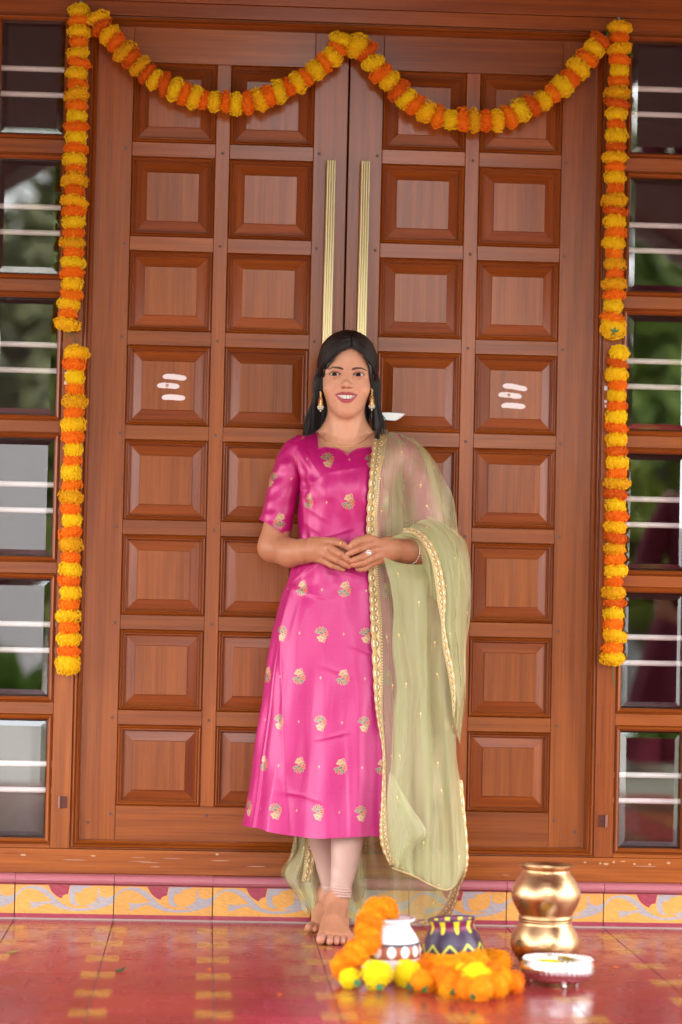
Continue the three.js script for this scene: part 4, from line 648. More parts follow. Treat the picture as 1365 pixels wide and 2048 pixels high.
{ // her right hand (left in the photo), then her left hand
  const W = A(628, 1099, 0.245), K = [Ar(667, 1083, 0.27, 0.0108), Ar(659, 1096, 0.277, 0.0108), Ar(652, 1109, 0.274, 0.0104), Ar(645, 1120, 0.265, 0.0094)];
  K.forEach((k, i) => hands.add(cone([W[0], W[1] + (1.5 - i) * 0.009, W[2]], k, 0.0185, k[3]), 0.008));
  hands.chain([K[0], Ar(687, 1089, 0.284, 0.0088), Ar(698, 1096, 0.283, 0.0078), Ar(704, 1101, 0.28, 0.0066)], 0.0022).chain([K[1], Ar(682, 1109, 0.291, 0.0088), Ar(695, 1118, 0.288, 0.0078), Ar(704, 1125, 0.283, 0.0064)], 0.0022).chain([K[2], Ar(675, 1121, 0.287, 0.0084), Ar(690, 1129, 0.284, 0.0074), Ar(698, 1133, 0.279, 0.0062)], 0.0022).chain([K[3], Ar(664, 1131, 0.276, 0.0076), Ar(678, 1136, 0.275, 0.0068), Ar(687, 1139, 0.271, 0.0056)], 0.0022);
  hands.chain([Ar(642, 1090, 0.252, 0.014), Ar(668, 1092, 0.256, 0.0105), Ar(688, 1104, 0.262, 0.009), Ar(700, 1112, 0.266, 0.0075)], 0.003);
  const W2 = A(784, 1097, 0.244), K2 = [Ar(744, 1086, 0.278, 0.0108), Ar(748, 1100, 0.284, 0.0108), Ar(748, 1114, 0.28, 0.0104), Ar(743, 1127, 0.27, 0.0095)];
  K2.forEach((k, i) => hands.add(cone([W2[0], W2[1] + (1.5 - i) * 0.009, W2[2]], k, 0.0185, k[3]), 0.008));
  hands.chain([K2[0], Ar(722, 1097, 0.293, 0.0088), Ar(706, 1104, 0.294, 0.0077), Ar(695, 1108.5, 0.291, 0.0063)], 0.0022).chain([K2[1], Ar(725, 1114, 0.297, 0.0087), Ar(711, 1119, 0.294, 0.0077), Ar(703, 1121, 0.289, 0.0064)], 0.0022).chain([K2[2], Ar(726, 1126, 0.291, 0.0084), Ar(713, 1129, 0.288, 0.0074), Ar(706, 1130, 0.284, 0.0061)], 0.0022).chain([K2[3], Ar(730, 1137, 0.279, 0.0076), Ar(721, 1139, 0.277, 0.0066), Ar(715, 1138, 0.273, 0.0056)], 0.0022);
  hands.chain([Ar(768, 1090, 0.258, 0.0145), Ar(738, 1077, 0.277, 0.0115), Ar(716, 1082, 0.289, 0.0094), Ar(707, 1088, 0.291, 0.0086), Ar(701, 1093, 0.29, 0.0068)], 0.003);
}
const handF = hands.f;
const feet = new Field();
{ // her left foot in front
  const an = Ar(682, 1772, 0.265, 0.0245);
  feet.chain([an, [-0.002, 0.083, 0.26, 0.026], [0.0, 0.035, 0.245, 0.0285]], 0.014).add(ellip([0.001, 0.026, 0.238], [0.029, 0.026, 0.034]), 0.014);
  feet.chain([[-0.002, 0.075, 0.268, 0.0255], [-0.012, 0.045, 0.335, 0.024]], 0.018);
  for (const [x, y, z, r] of [[-0.038, 0.0175, 0.392, 0.0165], [-0.02, 0.0165, 0.4, 0.0125], [-0.005, 0.0155, 0.397, 0.012], [0.009, 0.014, 0.39, 0.0115], [0.023, 0.0125, 0.378, 0.0115]]) feet.add(cone([-0.01 + x * 0.25, 0.036, 0.325], [x, y, z], 0.022, r), 0.014);
  feet.add(cone([0.004, 0.014, 0.25], [0.018, 0.013, 0.37], 0.02, 0.013), 0.014);
  for (const c of [[[-0.041, 0.0155, 0.402, 0.0125], [-0.0455, 0.0145, 0.422, 0.0122], [-0.0478, 0.0118, 0.4345, 0.0108]], [[-0.021, 0.0155, 0.408, 0.009], [-0.0245, 0.0145, 0.427, 0.0082], [-0.026, 0.0088, 0.4385, 0.0082]], [[-0.006, 0.0145, 0.405, 0.0085], [-0.0085, 0.0135, 0.4235, 0.0078], [-0.0095, 0.0082, 0.434, 0.0078]], [[0.0085, 0.0132, 0.399, 0.0082], [0.0068, 0.0125, 0.416, 0.0075], [0.006, 0.0078, 0.426, 0.0075]], [[0.0225, 0.0118, 0.388, 0.0082], [0.0222, 0.0105, 0.402, 0.0074], [0.0215, 0.0074, 0.411, 0.0072]]]) feet.chain(c, 0.0016);
  // her right foot behind, turned outwards
  const an2 = Ar(663, 1768, 0.11, 0.0235); feet.chain([an2, [-0.022, 0.075, 0.1, 0.0275], [-0.01, 0.03, 0.075, 0.026], [-0.028, 0.04, 0.13, 0.024], [-0.046, 0.018, 0.175, 0.017]], 0.014); feet.add(cone([-0.014, 0.02, 0.085], [-0.032, 0.014, 0.172], 0.02, 0.013), 0.012);
  feet.chain([[-0.057, 0.0145, 0.186, 0.0118], [-0.066, 0.0125, 0.212, 0.0112]], 0.003).chain([[-0.045, 0.0125, 0.19, 0.0088], [-0.051, 0.0095, 0.214, 0.0082]], 0.002).chain([[-0.034, 0.012, 0.188, 0.0084], [-0.038, 0.009, 0.208, 0.0078]], 0.002).chain([[-0.024, 0.011, 0.18, 0.008], [-0.027, 0.0085, 0.198, 0.0075]], 0.002);
}
const footF = feet.f;
const UVS = [0.2, 0.27], faceUV = (h, nz) => (h[2] > -0.05 && Math.abs(h[0]) < 0.07 && h[1] > -0.115 && nz > 0.05 ? [0.5 + h[0] / UVS[0], 1 - (0.45 - h[1] / UVS[1]) * 1400 / 2048] : null);
const plainUV = (x, y) => [clamp(0.04 + 0.92 * (x + 0.35) / 0.7, 0.01, 0.99), clamp(0.005 + 0.29 * y / 1.56, 0.003, 0.3)];
const upperF = (x, y, z) => { const h = toHead(x, y, z); let d = headF(h[0], h[1], h[2]); const nk = neckF(h[0], h[1], h[2]); d = smin(d, nk, h[1] > -0.06 ? 0.004 : 0.012); if (h[1] < -0.08) { d = smin(d, torso(x, y, z), 0.012); d = smin(d, limbF(x, y, z) , 0.008); } return d; };
const lowerF = (x, y, z) => smin(torso(x, y, z), limbF(x, y, z), 0.02);
const wristY = (x) => 0;
const ycut = HO.y - 0.215;
const bodyParts = [
  surfaceNets(upperF, [HO.x - 0.17, ycut, -0.02], [HO.x + 0.17, HO.y + 0.125, 0.262], [210, 190, 180], (x, y, z, nz) => faceUV(toHead(x, y, z), nz) || plainUV(x, y)),
  surfaceNets(lowerF, [HO.x - 0.26, 0.07, 0.0], [HO.x + 0.26, ycut + 0.012, 0.36], [130, 280, 90], plainUV),
  surfaceNets((x, y, z) => smin(handF(x, y, z), limbF(x, y, z) - 0.0003, 0.012), [A(612, 1100, 0.25)[0], A(700, 1160, 0.25)[1], 0.215], [A(800, 1100, 0.25)[0], A(700, 1055, 0.25)[1], 0.32], [220, 120, 92], plainUV),
  surfaceNets(footF, [-0.1, -0.005, 0.025], [0.065, 0.16, 0.46], [140, 120, 240], plainUV),
];
const skinTex = canvasTex(1024, 2048, (c, w, HH) => {
  const h = 1400;
  const r = RNG(77), X = (x) => (0.5 + x / UVS[0]) * w, Y = (y) => (1 - (0.55 + y / UVS[1])) * h;
  c.fillStyle = 'rgb(205,151,121)'; c.fillRect(0, 0, w, HH);
  { const row = (y) => (1 - plainUV(0, y)[1]) * HH, g = c.createLinearGradient(0, row(1.3), 0, row(0)); const s = (y, col) => g.addColorStop(clamp((row(y) - row(1.3)) / (row(0) - row(1.3)), 0, 1), col); s(1.3, 'rgb(205,151,121)'); s(1.19, 'rgb(205,151,121)'); s(1.12, 'rgb(176,118,86)'); s(0.3, 'rgb(176,118,86)'); s(0, 'rgb(180,122,92)'); c.fillStyle = g; c.fillRect(0, row(1.3), w, HH - row(1.3)); }
  const blob = (x, y, rx, ry, col, a) => { const g = c.createRadialGradient(0, 0, 0, 0, 0, 1); g.addColorStop(0, `rgba(${col},${a})`); g.addColorStop(1, `rgba(${col},0)`); c.save(); c.translate(X(x), Y(y)); c.scale(rx / UVS[0] * w, ry / UVS[1] * h); c.fillStyle = g; c.beginPath(); c.arc(0, 0, 1, 0, 7); c.fill(); c.restore(); };
  for (const s of [-1, 1]) { blob(s * 0.036, -0.034, 0.024, 0.02, '216,134,110', 0.24); blob(s * 0.0302, 0.004, 0.022, 0.015, '140,86,68', 0.5); blob(s * 0.03, -0.0095, 0.017, 0.006, '150,98,80', 0.4); }
  blob(0, -0.03, 0.018, 0.012, '214,150,120', 0.3); blob(0, 0.04, 0.04, 0.022, '228,178,148', 0.3); blob(0, -0.092, 0.016, 0.012, '222,166,134', 0.25);
  for (let i = 0; i < 420; i++) { const x = r() * w, y = r() * HH, q = 8 + r() * 34, g = c.createRadialGradient(x, y, 0, x, y, q); const col = r() < 0.5 ? '182,112,84' : '214,160,126'; g.addColorStop(0, `rgba(${col},0.13)`); g.addColorStop(1, `rgba(${col},0)`); c.fillStyle = g; c.fillRect(x - q, y - q, 2 * q, 2 * q); }
  { const spot = (px, py, z, rr, col, al) => { const p = at(px, py, z), u = plainUV(p.x, p.y), x = u[0] * w, y = (1 - u[1]) * HH, sx = rr / 0.7 * 0.92 * w, sy = rr / 1.56 * 0.29 * HH; const g = c.createRadialGradient(0, 0, 0, 0, 0, 1); g.addColorStop(0, `rgba(${col},${al})`); g.addColorStop(1, `rgba(${col},0)`); c.save(); c.translate(x, y); c.scale(sx, sy); c.fillStyle = g; c.fillRect(-1, -1, 2, 2); c.restore(); };
    for (const [x, y] of [[667, 1083], [659, 1096], [652, 1109], [645, 1120], [744, 1086], [748, 1100], [748, 1114], [743, 1127], [684, 1089], [682, 1109], [676, 1121], [722, 1097], [725, 1114], [726, 1127]]) spot(x, y, 0.285, 0.009, '160,92,70', 0.45);
    for (const [x, y] of [[704, 1101], [704, 1125], [698, 1133], [687, 1139], [695, 1109], [703, 1121], [706, 1130], [701, 1093]]) spot(x, y, 0.285, 0.008, '208,120,100', 0.5);
    for (const [x, y] of [[640, 1880], [656, 1884], [671, 1885], [685, 1884], [699, 1880]]) spot(x, y, 0.43, 0.011, '204,122,104', 0.5); spot(545, 1105, 0.14, 0.04, '150,92,70', 0.3); }
  for (let i = 0; i < 9000; i++) { c.globalAlpha = 0.05; c.fillStyle = r() < 0.5 ? '#b07a5c' : '#ecc0a0'; c.fillRect(r() * w, r() * HH, 1 + r() * 3, 1 + r() * 3); } c.globalAlpha = 1;
  const poly = (p, f) => { c.fillStyle = f; c.beginPath(); p.forEach((q, i) => (q.length === 4 ? c.quadraticCurveTo(X(q[0]), Y(q[1]), X(q[2]), Y(q[3])) : i ? c.lineTo(X(q[0]), Y(q[1])) : c.moveTo(X(q[0]), Y(q[1])))); c.closePath(); c.fill(); };
  // lips
  const lip = '#a2454c';
  poly([[-0.0308, -0.0496], [-0.02, -0.0472, -0.0103, -0.0448], [-0.005, -0.0445, -0.001, -0.0462], [0.003, -0.0445, 0.0085, -0.0448], [0.019, -0.0472, 0.03, -0.0498], [0.023, -0.0515, 0.018, -0.055], [0, -0.053, -0.018, -0.055], [-0.024, -0.0515, -0.0308, -0.0496]], lip);
  poly([[-0.0305, -0.05], [-0.02, -0.066, -0.011, -0.0702], [0, -0.0745, 0.011, -0.0702], [0.02, -0.066, 0.0297, -0.05], [0.024, -0.052], [0.012, -0.06], [0, -0.062], [-0.012, -0.06], [-0.024, -0.052]], '#ad4e58');
  // brows: many short hairs inside the brow's shape
  for (const [s, pts] of [[-1, [[-0.0085, 0.0128], [-0.018, 0.0165], [-0.0325, 0.0187], [-0.0435, 0.0155]]], [1, [[0.0115, 0.0128], [0.0215, 0.0165], [0.034, 0.0182], [0.046, 0.0145]]]]) {
    for (let i = 0; i < 520; i++) { const t = r(), k = t * 3, q = Math.min(2, Math.floor(k)), f = k - q, x = lerp(pts[q][0], pts[q + 1][0], f), y = lerp(pts[q][1], pts[q + 1][1], f), wd = lerp(0.0031, 0.0013, t) * (1 - Math.pow(Math.abs(0.12 - Math.min(t, 0.12)) / 0.12, 3) * 0.6), yy = y + (r() - 0.5) * 2 * wd, L = 0.004 + 0.002 * r(); c.strokeStyle = `rgba(58,36,27,${0.3 + 0.35 * r()})`; c.lineWidth = 2; c.beginPath(); c.moveTo(X(x), Y(yy)); c.lineTo(X(x + s * L), Y(yy + L * lerp(0.5, -0.45, t))); c.stroke(); }
  }
  // lids: kohl along the lash line, crease above
  for (const s of [0, 1]) {
    const e = EX[s], o = s ? 1 : -1;
    for (let i = 0; i < 2; i++) { c.strokeStyle = i ? '#1a100e' : 'rgba(60,32,26,0.75)'; c.lineWidth = i ? 10 : 17; c.beginPath(); for (let k = -20; k <= 20; k++) { const t = k / 20, x = e + t * 0.0145, y = EYH + lidUp(t) + 0.0005; k === -20 ? c.moveTo(X(x), Y(y)) : c.lineTo(X(x), Y(y)); } if (i) { c.stroke(); c.lineWidth = 7; c.beginPath(); c.moveTo(X(e + o * 0.012), Y(EYH + 0.0016)); c.lineTo(X(e + o * 0.0152), Y(EYH + 0.0018)); } c.stroke(); }
    c.strokeStyle = 'rgba(52,28,24,0.8)'; c.lineWidth = 5; c.beginPath(); for (let k = -20; k <= 20; k++) { const t = k / 20, x = e + t * 0.0143, y = EYH + lidLo(t) - 0.0004; k === -20 ? c.moveTo(X(x), Y(y)) : c.lineTo(X(x), Y(y)); } c.stroke();
    c.strokeStyle = 'rgba(84,46,36,0.6)'; c.lineWidth = 5; c.beginPath(); for (let k = -18; k <= 18; k++) { const t = k / 20, x = e + t * 0.015, y = EYH + 0.0028 + 0.005 * Math.pow(1 - t * t, 0.6); k === -18 ? c.moveTo(X(x), Y(y)) : c.lineTo(X(x), Y(y)); } c.stroke();
  }
  c.fillStyle = '#5a1a1c'; c.beginPath(); c.ellipse(X(0.0005), Y(0.0125), 5, 5, 0, 0, 7); c.fill();
  c.fillStyle = 'rgba(110,64,52,0.4)'; for (const s of [-1, 1]) { c.beginPath(); c.ellipse(X(s * 0.0066), Y(-0.0345), 16, 8, 0, 0, 7); c.fill(); }
});
const skinBump = dataTex(512, 512, (u, v) => { const a = 0.5 + 0.5 * (nA(u * 170, v * 170, 170, 170) - 0.5) + 0.5 * (nB(u * 60, v * 60, 60, 60) - 0.5); return [a, a, a]; }, 4, false); skinBump.repeat.set(1.6, 2.4);
const skin = phy({ name: 'skin', map: skinTex, bumpMap: skinBump, bumpScale: 0.0007, roughness: 0.46, specularIntensity: 0.7, sheen: 0.25, sheenColor: lin(1, 0.75, 0.6), sheenRoughness: 0.5 });
const bodyGeo = mergeGeometries(bodyParts.map((g) => { const q = g.clone(); return q; }));
const body = wm('body', bodyGeo, skin);
{ const nm = phy({ name: 'nail', color: lin(0.46, 0.22, 0.17), roughness: 0.25, clearcoat: 0.5 }), nl = [];
  const nail = (p, r, tilt) => { const g = plain(new THREE.SphereGeometry(1, 12, 8)); g.scale(r * 0.72, r * 0.3, r * 0.85); g.rotateX(tilt); g.translate(p[0], p[1], p[2]); nl.push(g); };
  for (const [x, y, z, r] of [[-0.0482, 0.0195, 0.4372, 0.0108], [-0.0262, 0.0152, 0.4405, 0.0078], [-0.0096, 0.0144, 0.4362, 0.0074], [0.0059, 0.0137, 0.4282, 0.007], [0.0214, 0.0128, 0.4128, 0.0064]]) nail([x, y, z], r, 0.75);
  for (const [px, py, z, r] of [[703, 1092, 0.2955, 0.0066], [697, 1107, 0.2962, 0.0058], [704.5, 1120, 0.2945, 0.0056], [702.5, 1099.5, 0.2865, 0.0056], [703, 1123.5, 0.2888, 0.0056]]) nail(A(px, py, z), r, 1.35);
  wm('nails', merge(nl), nm); }
const headGrp = (g) => { const q = g.clone(); q.applyMatrix4(new THREE.Matrix4().makeRotationY(HY)); q.translate(HO.x, HO.y, HO.z); return q; };
{ // eyes, teeth
  const eyeTex = canvasTex(512, 256, (c, w, h) => {
    c.fillStyle = '#cfc4bd'; c.fillRect(0, 0, w, h); const x = w * 0.25, y = h / 2;
    const g = c.createRadialGradient(x, y, 60, x, y, 110); g.addColorStop(0, 'rgba(190,120,105,0)'); g.addColorStop(1, 'rgba(190,120,105,0.6)'); c.fillStyle = g; c.fillRect(0, 0, w, h);
    c.fillStyle = '#1c100b'; c.beginPath(); c.ellipse(x, y, 46, 46, 0, 0, 7); c.fill(); c.fillStyle = '#22120a'; c.beginPath(); c.ellipse(x, y, 37, 37, 0, 0, 7); c.fill(); c.fillStyle = '#080404'; c.beginPath(); c.ellipse(x, y, 17, 17, 0, 0, 7); c.fill();
  });
  const em = phy({ name: 'eyeball', map: eyeTex, roughness: 0.22, specularIntensity: 0.3 });
  for (const s of [0, 1]) { const g = plain(new THREE.SphereGeometry(ER, 48, 32)); g.rotateY(-0.14); g.rotateX(0.05); g.translate(EX[s], EYH, EZ); const e = wm('eye', headGrp(g), em); void e; }
  // SphereGeometry's u = 0.25 looks along +z
  const tp = []; const tooth = (x, w, hgt, z, ry) => { const g = new RoundedBoxGeometry(w, hgt, 0.005, 3, 0.0018); g.translate(0, -hgt / 2, 0); g.rotateY(ry); g.translate(x, -0.0512, z); tp.push(g); };
  let x = 0; const ws = [0.0086, 0.0067, 0.0072, 0.0062, 0.006]; for (let i = 0; i < 5; i++) { const w = ws[i], xc = x + w / 2; for (const s of [-1, 1]) tooth(s * xc, w * 0.94, [0.0108, 0.0098, 0.0102, 0.009, 0.008][i], 0.0032 - 12 * xc * xc, s * Math.atan(24 * xc) * 0.8); x += w * 0.97; }
  wm('teeth', headGrp(merge(tp)), phy({ name: 'tooth_enamel', color: lin(0.74, 0.69, 0.63), roughness: 0.22, clearcoat: 0.4 }));
  wm('mouth_lining', headGrp(plain(new THREE.SphereGeometry(1, 20, 14).scale(0.024, 0.0085, 0.006).translate(0, -0.0575, -0.0065))), std({ name: 'dark_mouth', color: lin(0.12, 0.025, 0.025), roughness: 0.6 }));
}

// ---------------------------------------------------------------- hair
{
  const r = RNG(5), hairline = [[0.011, 0.069], [0.025, 0.063], [0.039, 0.0525], [0.05, 0.037], [0.0548, 0.018], [0.0578, -0.009], [0.0598, -0.046], [0.0615, -0.24], [-0.0615, -0.24], [-0.0595, -0.03], [-0.0582, -0.005], [-0.0535, 0.012], [-0.044, 0.0245], [-0.022, 0.0535], [0, 0.0655]];
  const pd = (x, y) => { let d = 1e9, ins = false; for (let i = 0, j = hairline.length - 1; i < hairline.length; j = i++) { const [ax, ay] = hairline[j], [bx, by] = hairline[i], ex = bx - ax, ey = by - ay, t = clamp(((x - ax) * ex + (y - ay) * ey) / (ex * ex + ey * ey), 0, 1); d = Math.min(d, Math.hypot(x - ax - ex * t, y - ay - ey * t)); if ((ay > y) !== (by > y) && x < ex * (y - ay) / (ey || 1e-9) + ax) ins = !ins; } return ins ? -d : d; };
  const H = new Field();
  H.add(ellip([0.002, 0.024, -0.079], [0.0765, 0.0935, 0.0985])).add(ellip([0.0, 0.06, -0.095], [0.066, 0.058, 0.075]), 0.02).add(ellip([-0.004, -0.085, -0.134], [0.066, 0.12, 0.026]), 0.03).add(ellip([-0.066, -0.1, -0.124], [0.02, 0.09, 0.013]), 0.02)
    .cut((x, y, z) => Math.max(pd(x, y), -0.062 - z), 0.004)
    .cut((x, y, z) => Math.max(Math.abs(x) - 0.053, y - 0.0 , -0.088 - z), 0.006)
    .cut(cone([0.0105, 0.062, 0.03], [0.004, 0.135, -0.03], 0.0042, 0.0016), 0.003);
  const hf = H.f, tex = (x, y, z) => hf(x, y, z) + 0.0009 * Math.sin((Math.atan2(x - 0.006, z + 0.16) * 60) + y * 40) * (y > -0.02 ? 1 : 0) + 0.0008 * Math.sin(x * 900 + z * 300) * (y < -0.02 ? 1 : 0);
  const cap = surfaceNets(tex, [-0.115, -0.185, -0.2], [0.115, 0.13, 0.035], [150, 180, 140]);
  const parts = [cap.toNonIndexed()];
  const Cn = [0.002, 0.024, -0.079], Rn = [0.0785, 0.0965, 0.1005];
  const on = (d, k = 1) => { const l = 1 / Math.hypot(d.x / Rn[0], d.y / Rn[1], d.z / Rn[2]); return V3(Cn[0] + d.x * l * k, Cn[1] + d.y * l * k, Cn[2] + d.z * l * k); };
  const dir = (x, y, z) => V3(x - Cn[0], y - Cn[1], z - Cn[2]).normalize();
  const strand = (pts, rad) => { const g = new THREE.TubeGeometry(new THREE.CatmullRomCurve3(pts), 14, rad, 4); parts.push(plain(g)); };
  for (let i = 0; i < 620; i++) {
    const s = r() < 0.5 ? -1 : 1, u = Math.pow(r(), 1.3), st = dir(lerp(0.0105, 0.004, u) + s * 0.002, lerp(0.07, 0.125, u), lerp(0.0, -0.065, u));
    const ez = lerp(-0.05, -0.14, clamp(u * 0.9 + 0.25 * r(), 0, 1)), en = dir(s * 0.08, lerp(0.005, -0.02, r()) + 0.02 * u, ez);
    const pts = []; const bulge = 0.06 * (r() - 0.3); for (let k = 0; k <= 6; k++) { const t = k / 6, d = st.clone().multiplyScalar(1 - t).addScaledVector(en, t).normalize(); d.y += bulge * Math.sin(Math.PI * t) * 0.5; d.normalize(); const p = on(d, 1.0 + 0.012 * r() * Math.sin(Math.PI * t)); if (p.z > -0.062 && pd(p.x, p.y) < 0.0008) { const q = pd(p.x, p.y); p.y += (0.002 - q) * 0.75; p.x += s * (0.002 - q) * 0.75; } pts.push(p); }
    strand(pts, 0.0006 + 0.0007 * r());
  }
  // hair edges that frame the face, sweeping from the parting to the ears
  for (const [s, L] of [[-1, [[0.009, 0.07, 0.006], [-0.02, 0.0565, 0.0], [-0.0445, 0.0265, -0.012], [-0.0555, 0.011, -0.026], [-0.0605, -0.008, -0.038], [-0.0625, -0.034, -0.044], [-0.064, -0.062, -0.052]]], [1, [[0.012, 0.07, 0.006], [0.0405, 0.0545, -0.006], [0.052, 0.0375, -0.018], [0.0568, 0.017, -0.028], [0.0605, -0.01, -0.038], [0.0625, -0.044, -0.046], [0.065, -0.075, -0.054]]]]) for (let i = 0; i < 130; i++) { const q = r(), j = V3((r() - 0.5) * 0.005 + s * q * 0.012, (r() - 0.5) * 0.004 + q * 0.006, -q * 0.02 + (r() - 0.5) * 0.003), n = 4 + Math.floor(r() * 4); strand(L.slice(0, Math.min(n, L.length)).map((p, k) => V3(p[0], p[1], p[2]).addScaledVector(j, Math.min(1, 0.25 + k * 0.3))), 0.0006 + 0.0006 * r()); }
  // long loose lengths falling behind and beside the shoulders
  for (let i = 0; i < 330; i++) { const s = r() < 0.68 ? -1 : 1, q = r(), x0 = s * (0.062 + 0.016 * r()), z0 = -0.075 - 0.06 * r(), out = s < 0 ? 0.004 + 0.034 * q : 0.0 + 0.032 * q, e = -0.09 - 0.11 * r(); strand([V3(x0, 0.005 - 0.03 * r(), z0), V3(x0 + s * 0.003, -0.045, z0 - 0.005), V3(x0 + s * out * 0.4 + (r() - 0.5) * 0.006, lerp(-0.045, e, 0.5), Math.min(z0 - 0.016, -0.1)), V3(x0 + s * out + (r() - 0.5) * 0.012, e, Math.min(z0 - 0.02, -0.118) + 0.01 * r())], 0.0005 + 0.0006 * r()); }
  for (let i = 0; i < 90; i++) { const s = r() < 0.6 ? -1 : 1, q = r(); strand([V3(s * 0.0735, 0.03 - 0.02 * q, -0.05), V3(s * (0.08 + 0.006 * r()), -0.012, -0.058), V3(s * (0.079 + 0.008 * r()), -0.06, -0.06), V3(s * (0.08 + 0.03 * r()), -0.11 - 0.075 * r(), -0.07 - 0.03 * r())], 0.0006); }
  // wisps on her left that fall forward over the lace
  for (let i = 0; i < 26; i++) { const q = r(); strand([V3(0.066, -0.02, -0.05), V3(0.07 + 0.006 * q, -0.07, -0.048), V3(0.074 + 0.012 * q, -0.125, -0.052), V3(0.07 + 0.022 * r(), -0.17 - 0.02 * r(), -0.038)], 0.0005); }
  wm('hair', headGrp(mergeGeometries(parts.map((g) => { const q = g; for (const k of Object.keys(q.attributes)) if (!['position', 'normal', 'uv'].includes(k)) q.deleteAttribute(k); return q; }))), phy({ name: 'black_hair', color: lin(0.011, 0.008, 0.0075), roughness: 0.36, specularIntensity: 0.8 }));
}
// ---------------------------------------------------------------- kurta
const fr = (x, n) => Math.sign(x) * Math.pow(Math.abs(x), 2 / n);
const Y0K = at(680, 1672, 0.31).y, YWAIST = at(688, 1110, 0.2).y;
function kfold(ph, y) { // radial change of the flared skirt: gores with soft ridges
  const k = sstep(YWAIST, Y0K, y), deg = ph * 180 / Math.PI; const tri = (c, w) => Math.max(0, 1 - Math.abs(deg - c) / w), g = (c, w) => Math.exp(-Math.pow((deg - c) / w, 2));
  let r = 0.13 * k * tri(-42, 22) - 0.1 * k * g(-22, 10) + 0.03 * k * tri(-6, 9) + 0.06 * k * k * tri(9, 8) - 0.03 * k * g(22, 9) + 0.05 * k * tri(40, 16) + k * (0.016 * Math.sin(ph * 9 + 1.5 * Math.sin(y * 5)) + 0.012 * Math.sin(ph * 15.5 - y * 4)) + 0.045 * k * Math.sin(deg * 0.085 + 1) * (Math.abs(deg) > 60 ? 1 : 0);
  return 1 + r;
}
const CREASE = [[585, 1162, 652, 1112, 0.005, 7], [600, 1005, 655, 1042, 0.0035, 8], [602, 985, 645, 952, 0.004, 9], [640, 1078, 705, 1058, 0.003, 7], [598, 1035, 640, 1066, 0.004, 8], [692, 1470, 698, 1680, 0.006, 7], [650, 1135, 725, 1155, 0.003, 7], [700, 1290, 752, 1312, 0.003, 8], [632, 1478, 695, 1464, 0.003, 6], [560, 1250, 578, 1660, 0.007, 8], [590, 1180, 660, 1200, 0.003, 8], [566, 1580, 640, 1600, 0.003, 9], [612, 900, 640, 950, 0.003, 8], [655, 945, 720, 935, 0.0025, 9], [640, 1330, 700, 1352, 0.0028, 8]].map(([a, b, c, d, h, w]) => { const p = at(a, b, 0.25), q = at(c, d, 0.25); return [p.x, p.y, q.x, q.y, h, w / 790]; });
const creases = (x, y) => { let s = 0; for (const [ax, ay, bx, by, h, w] of CREASE) { const ex = bx - ax, ey = by - ay, L = ex * ex + ey * ey, t = ((x - ax) * ex + (y - ay) * ey) / L; if (t < -0.2 || t > 1.2) continue; const e = (x - ax) * ey - (y - ay) * ex, d = e / Math.sqrt(L) / w; if (Math.abs(d) > 4) continue; const k = sstep(-0.2, 0.25, t) * sstep(1.2, 0.75, t); s += h * k * (d > 0 ? Math.exp(-d * 2.2) : Math.exp(d * 0.9) * 1) - h * k * 0.5 * Math.exp(-d * d * 0.3); } return s; };
function kpt(ph, y) {
  const [cx, hw, d, zc] = sec(clamp(y, SEC[SEC.length - 1][0], SEC[0][0])), s = Math.sin(ph), c = Math.cos(ph), f = kfold(ph, y), n = 2.25;
  const wr = 0.0016 * Math.sin(y * 55 + ph * 7 + Math.sin(ph * 5) * 2) * sstep(0.98, 0.9, Math.abs(y - 0.98) * 4 + 0.5) + 0.0009 * Math.sin(y * 31 - ph * 13) + 0.0012 * Math.sin(ph * 17 + y * 9);
  const arm = 0.0022 * Math.sin((y * 130 + ph * 9)) * Math.exp(-Math.pow((y - 1.13) / 0.035, 2)) * Math.exp(-Math.pow((Math.abs(ph) - 1.05) / 0.35, 2));
  const cr0 = c > 0.1 ? creases(cx + hw * fr(s, n), y) * sstep(0.1, 0.4, c) : 0; let z = zc + (d * f + wr + arm) * fr(c, n) + cr0; if (z < 0.004 - 0.02) z = -0.016;
  return V3(cx + (hw * (1 + (f - 1) * 0.55) + wr + arm) * fr(s, n), y, z);
}
function kz(x, y) { const [cx, hw, d, zc] = sec(clamp(y, SEC[SEC.length - 1][0], SEC[0][0])); let ph = Math.asin(clamp((x - cx) / hw, -0.98, 0.98)); for (let i = 0; i < 6; i++) { const p = kpt(ph, y); ph = clamp(ph + (x - p.x) / Math.max(0.03, hw * Math.cos(ph)) * 0.8, -1.4, 1.4); } return kpt(ph, y).z; }
const zk = (px, py, off) => { let z = 0.24; for (let i = 0; i < 4; i++) { const p = at(px, py, z); z = kz(p.x, p.y) + off; } return [px, py, z]; };
const NECK = at(697, 890, 0.22), nx0 = at(637, 890, 0.2).x, nx1 = at(757, 890, 0.2).x;
function neckY(x) { const q = (x - NECK.x) * 787, a = Math.abs(q); const py = a < 7 ? lerp(912, 903, a / 7) : a < 18 ? lerp(903, 896.5, (a - 7) / 11) : a < 45 ? lerp(896.5, 892.5, (a - 18) / 27) : lerp(892.5, 896, clamp((a - 45) / 15, 0, 1)); return at(697 + q, py, 0.235).y; }
const YTOPK = at(697, 865.5, 0.11).y;
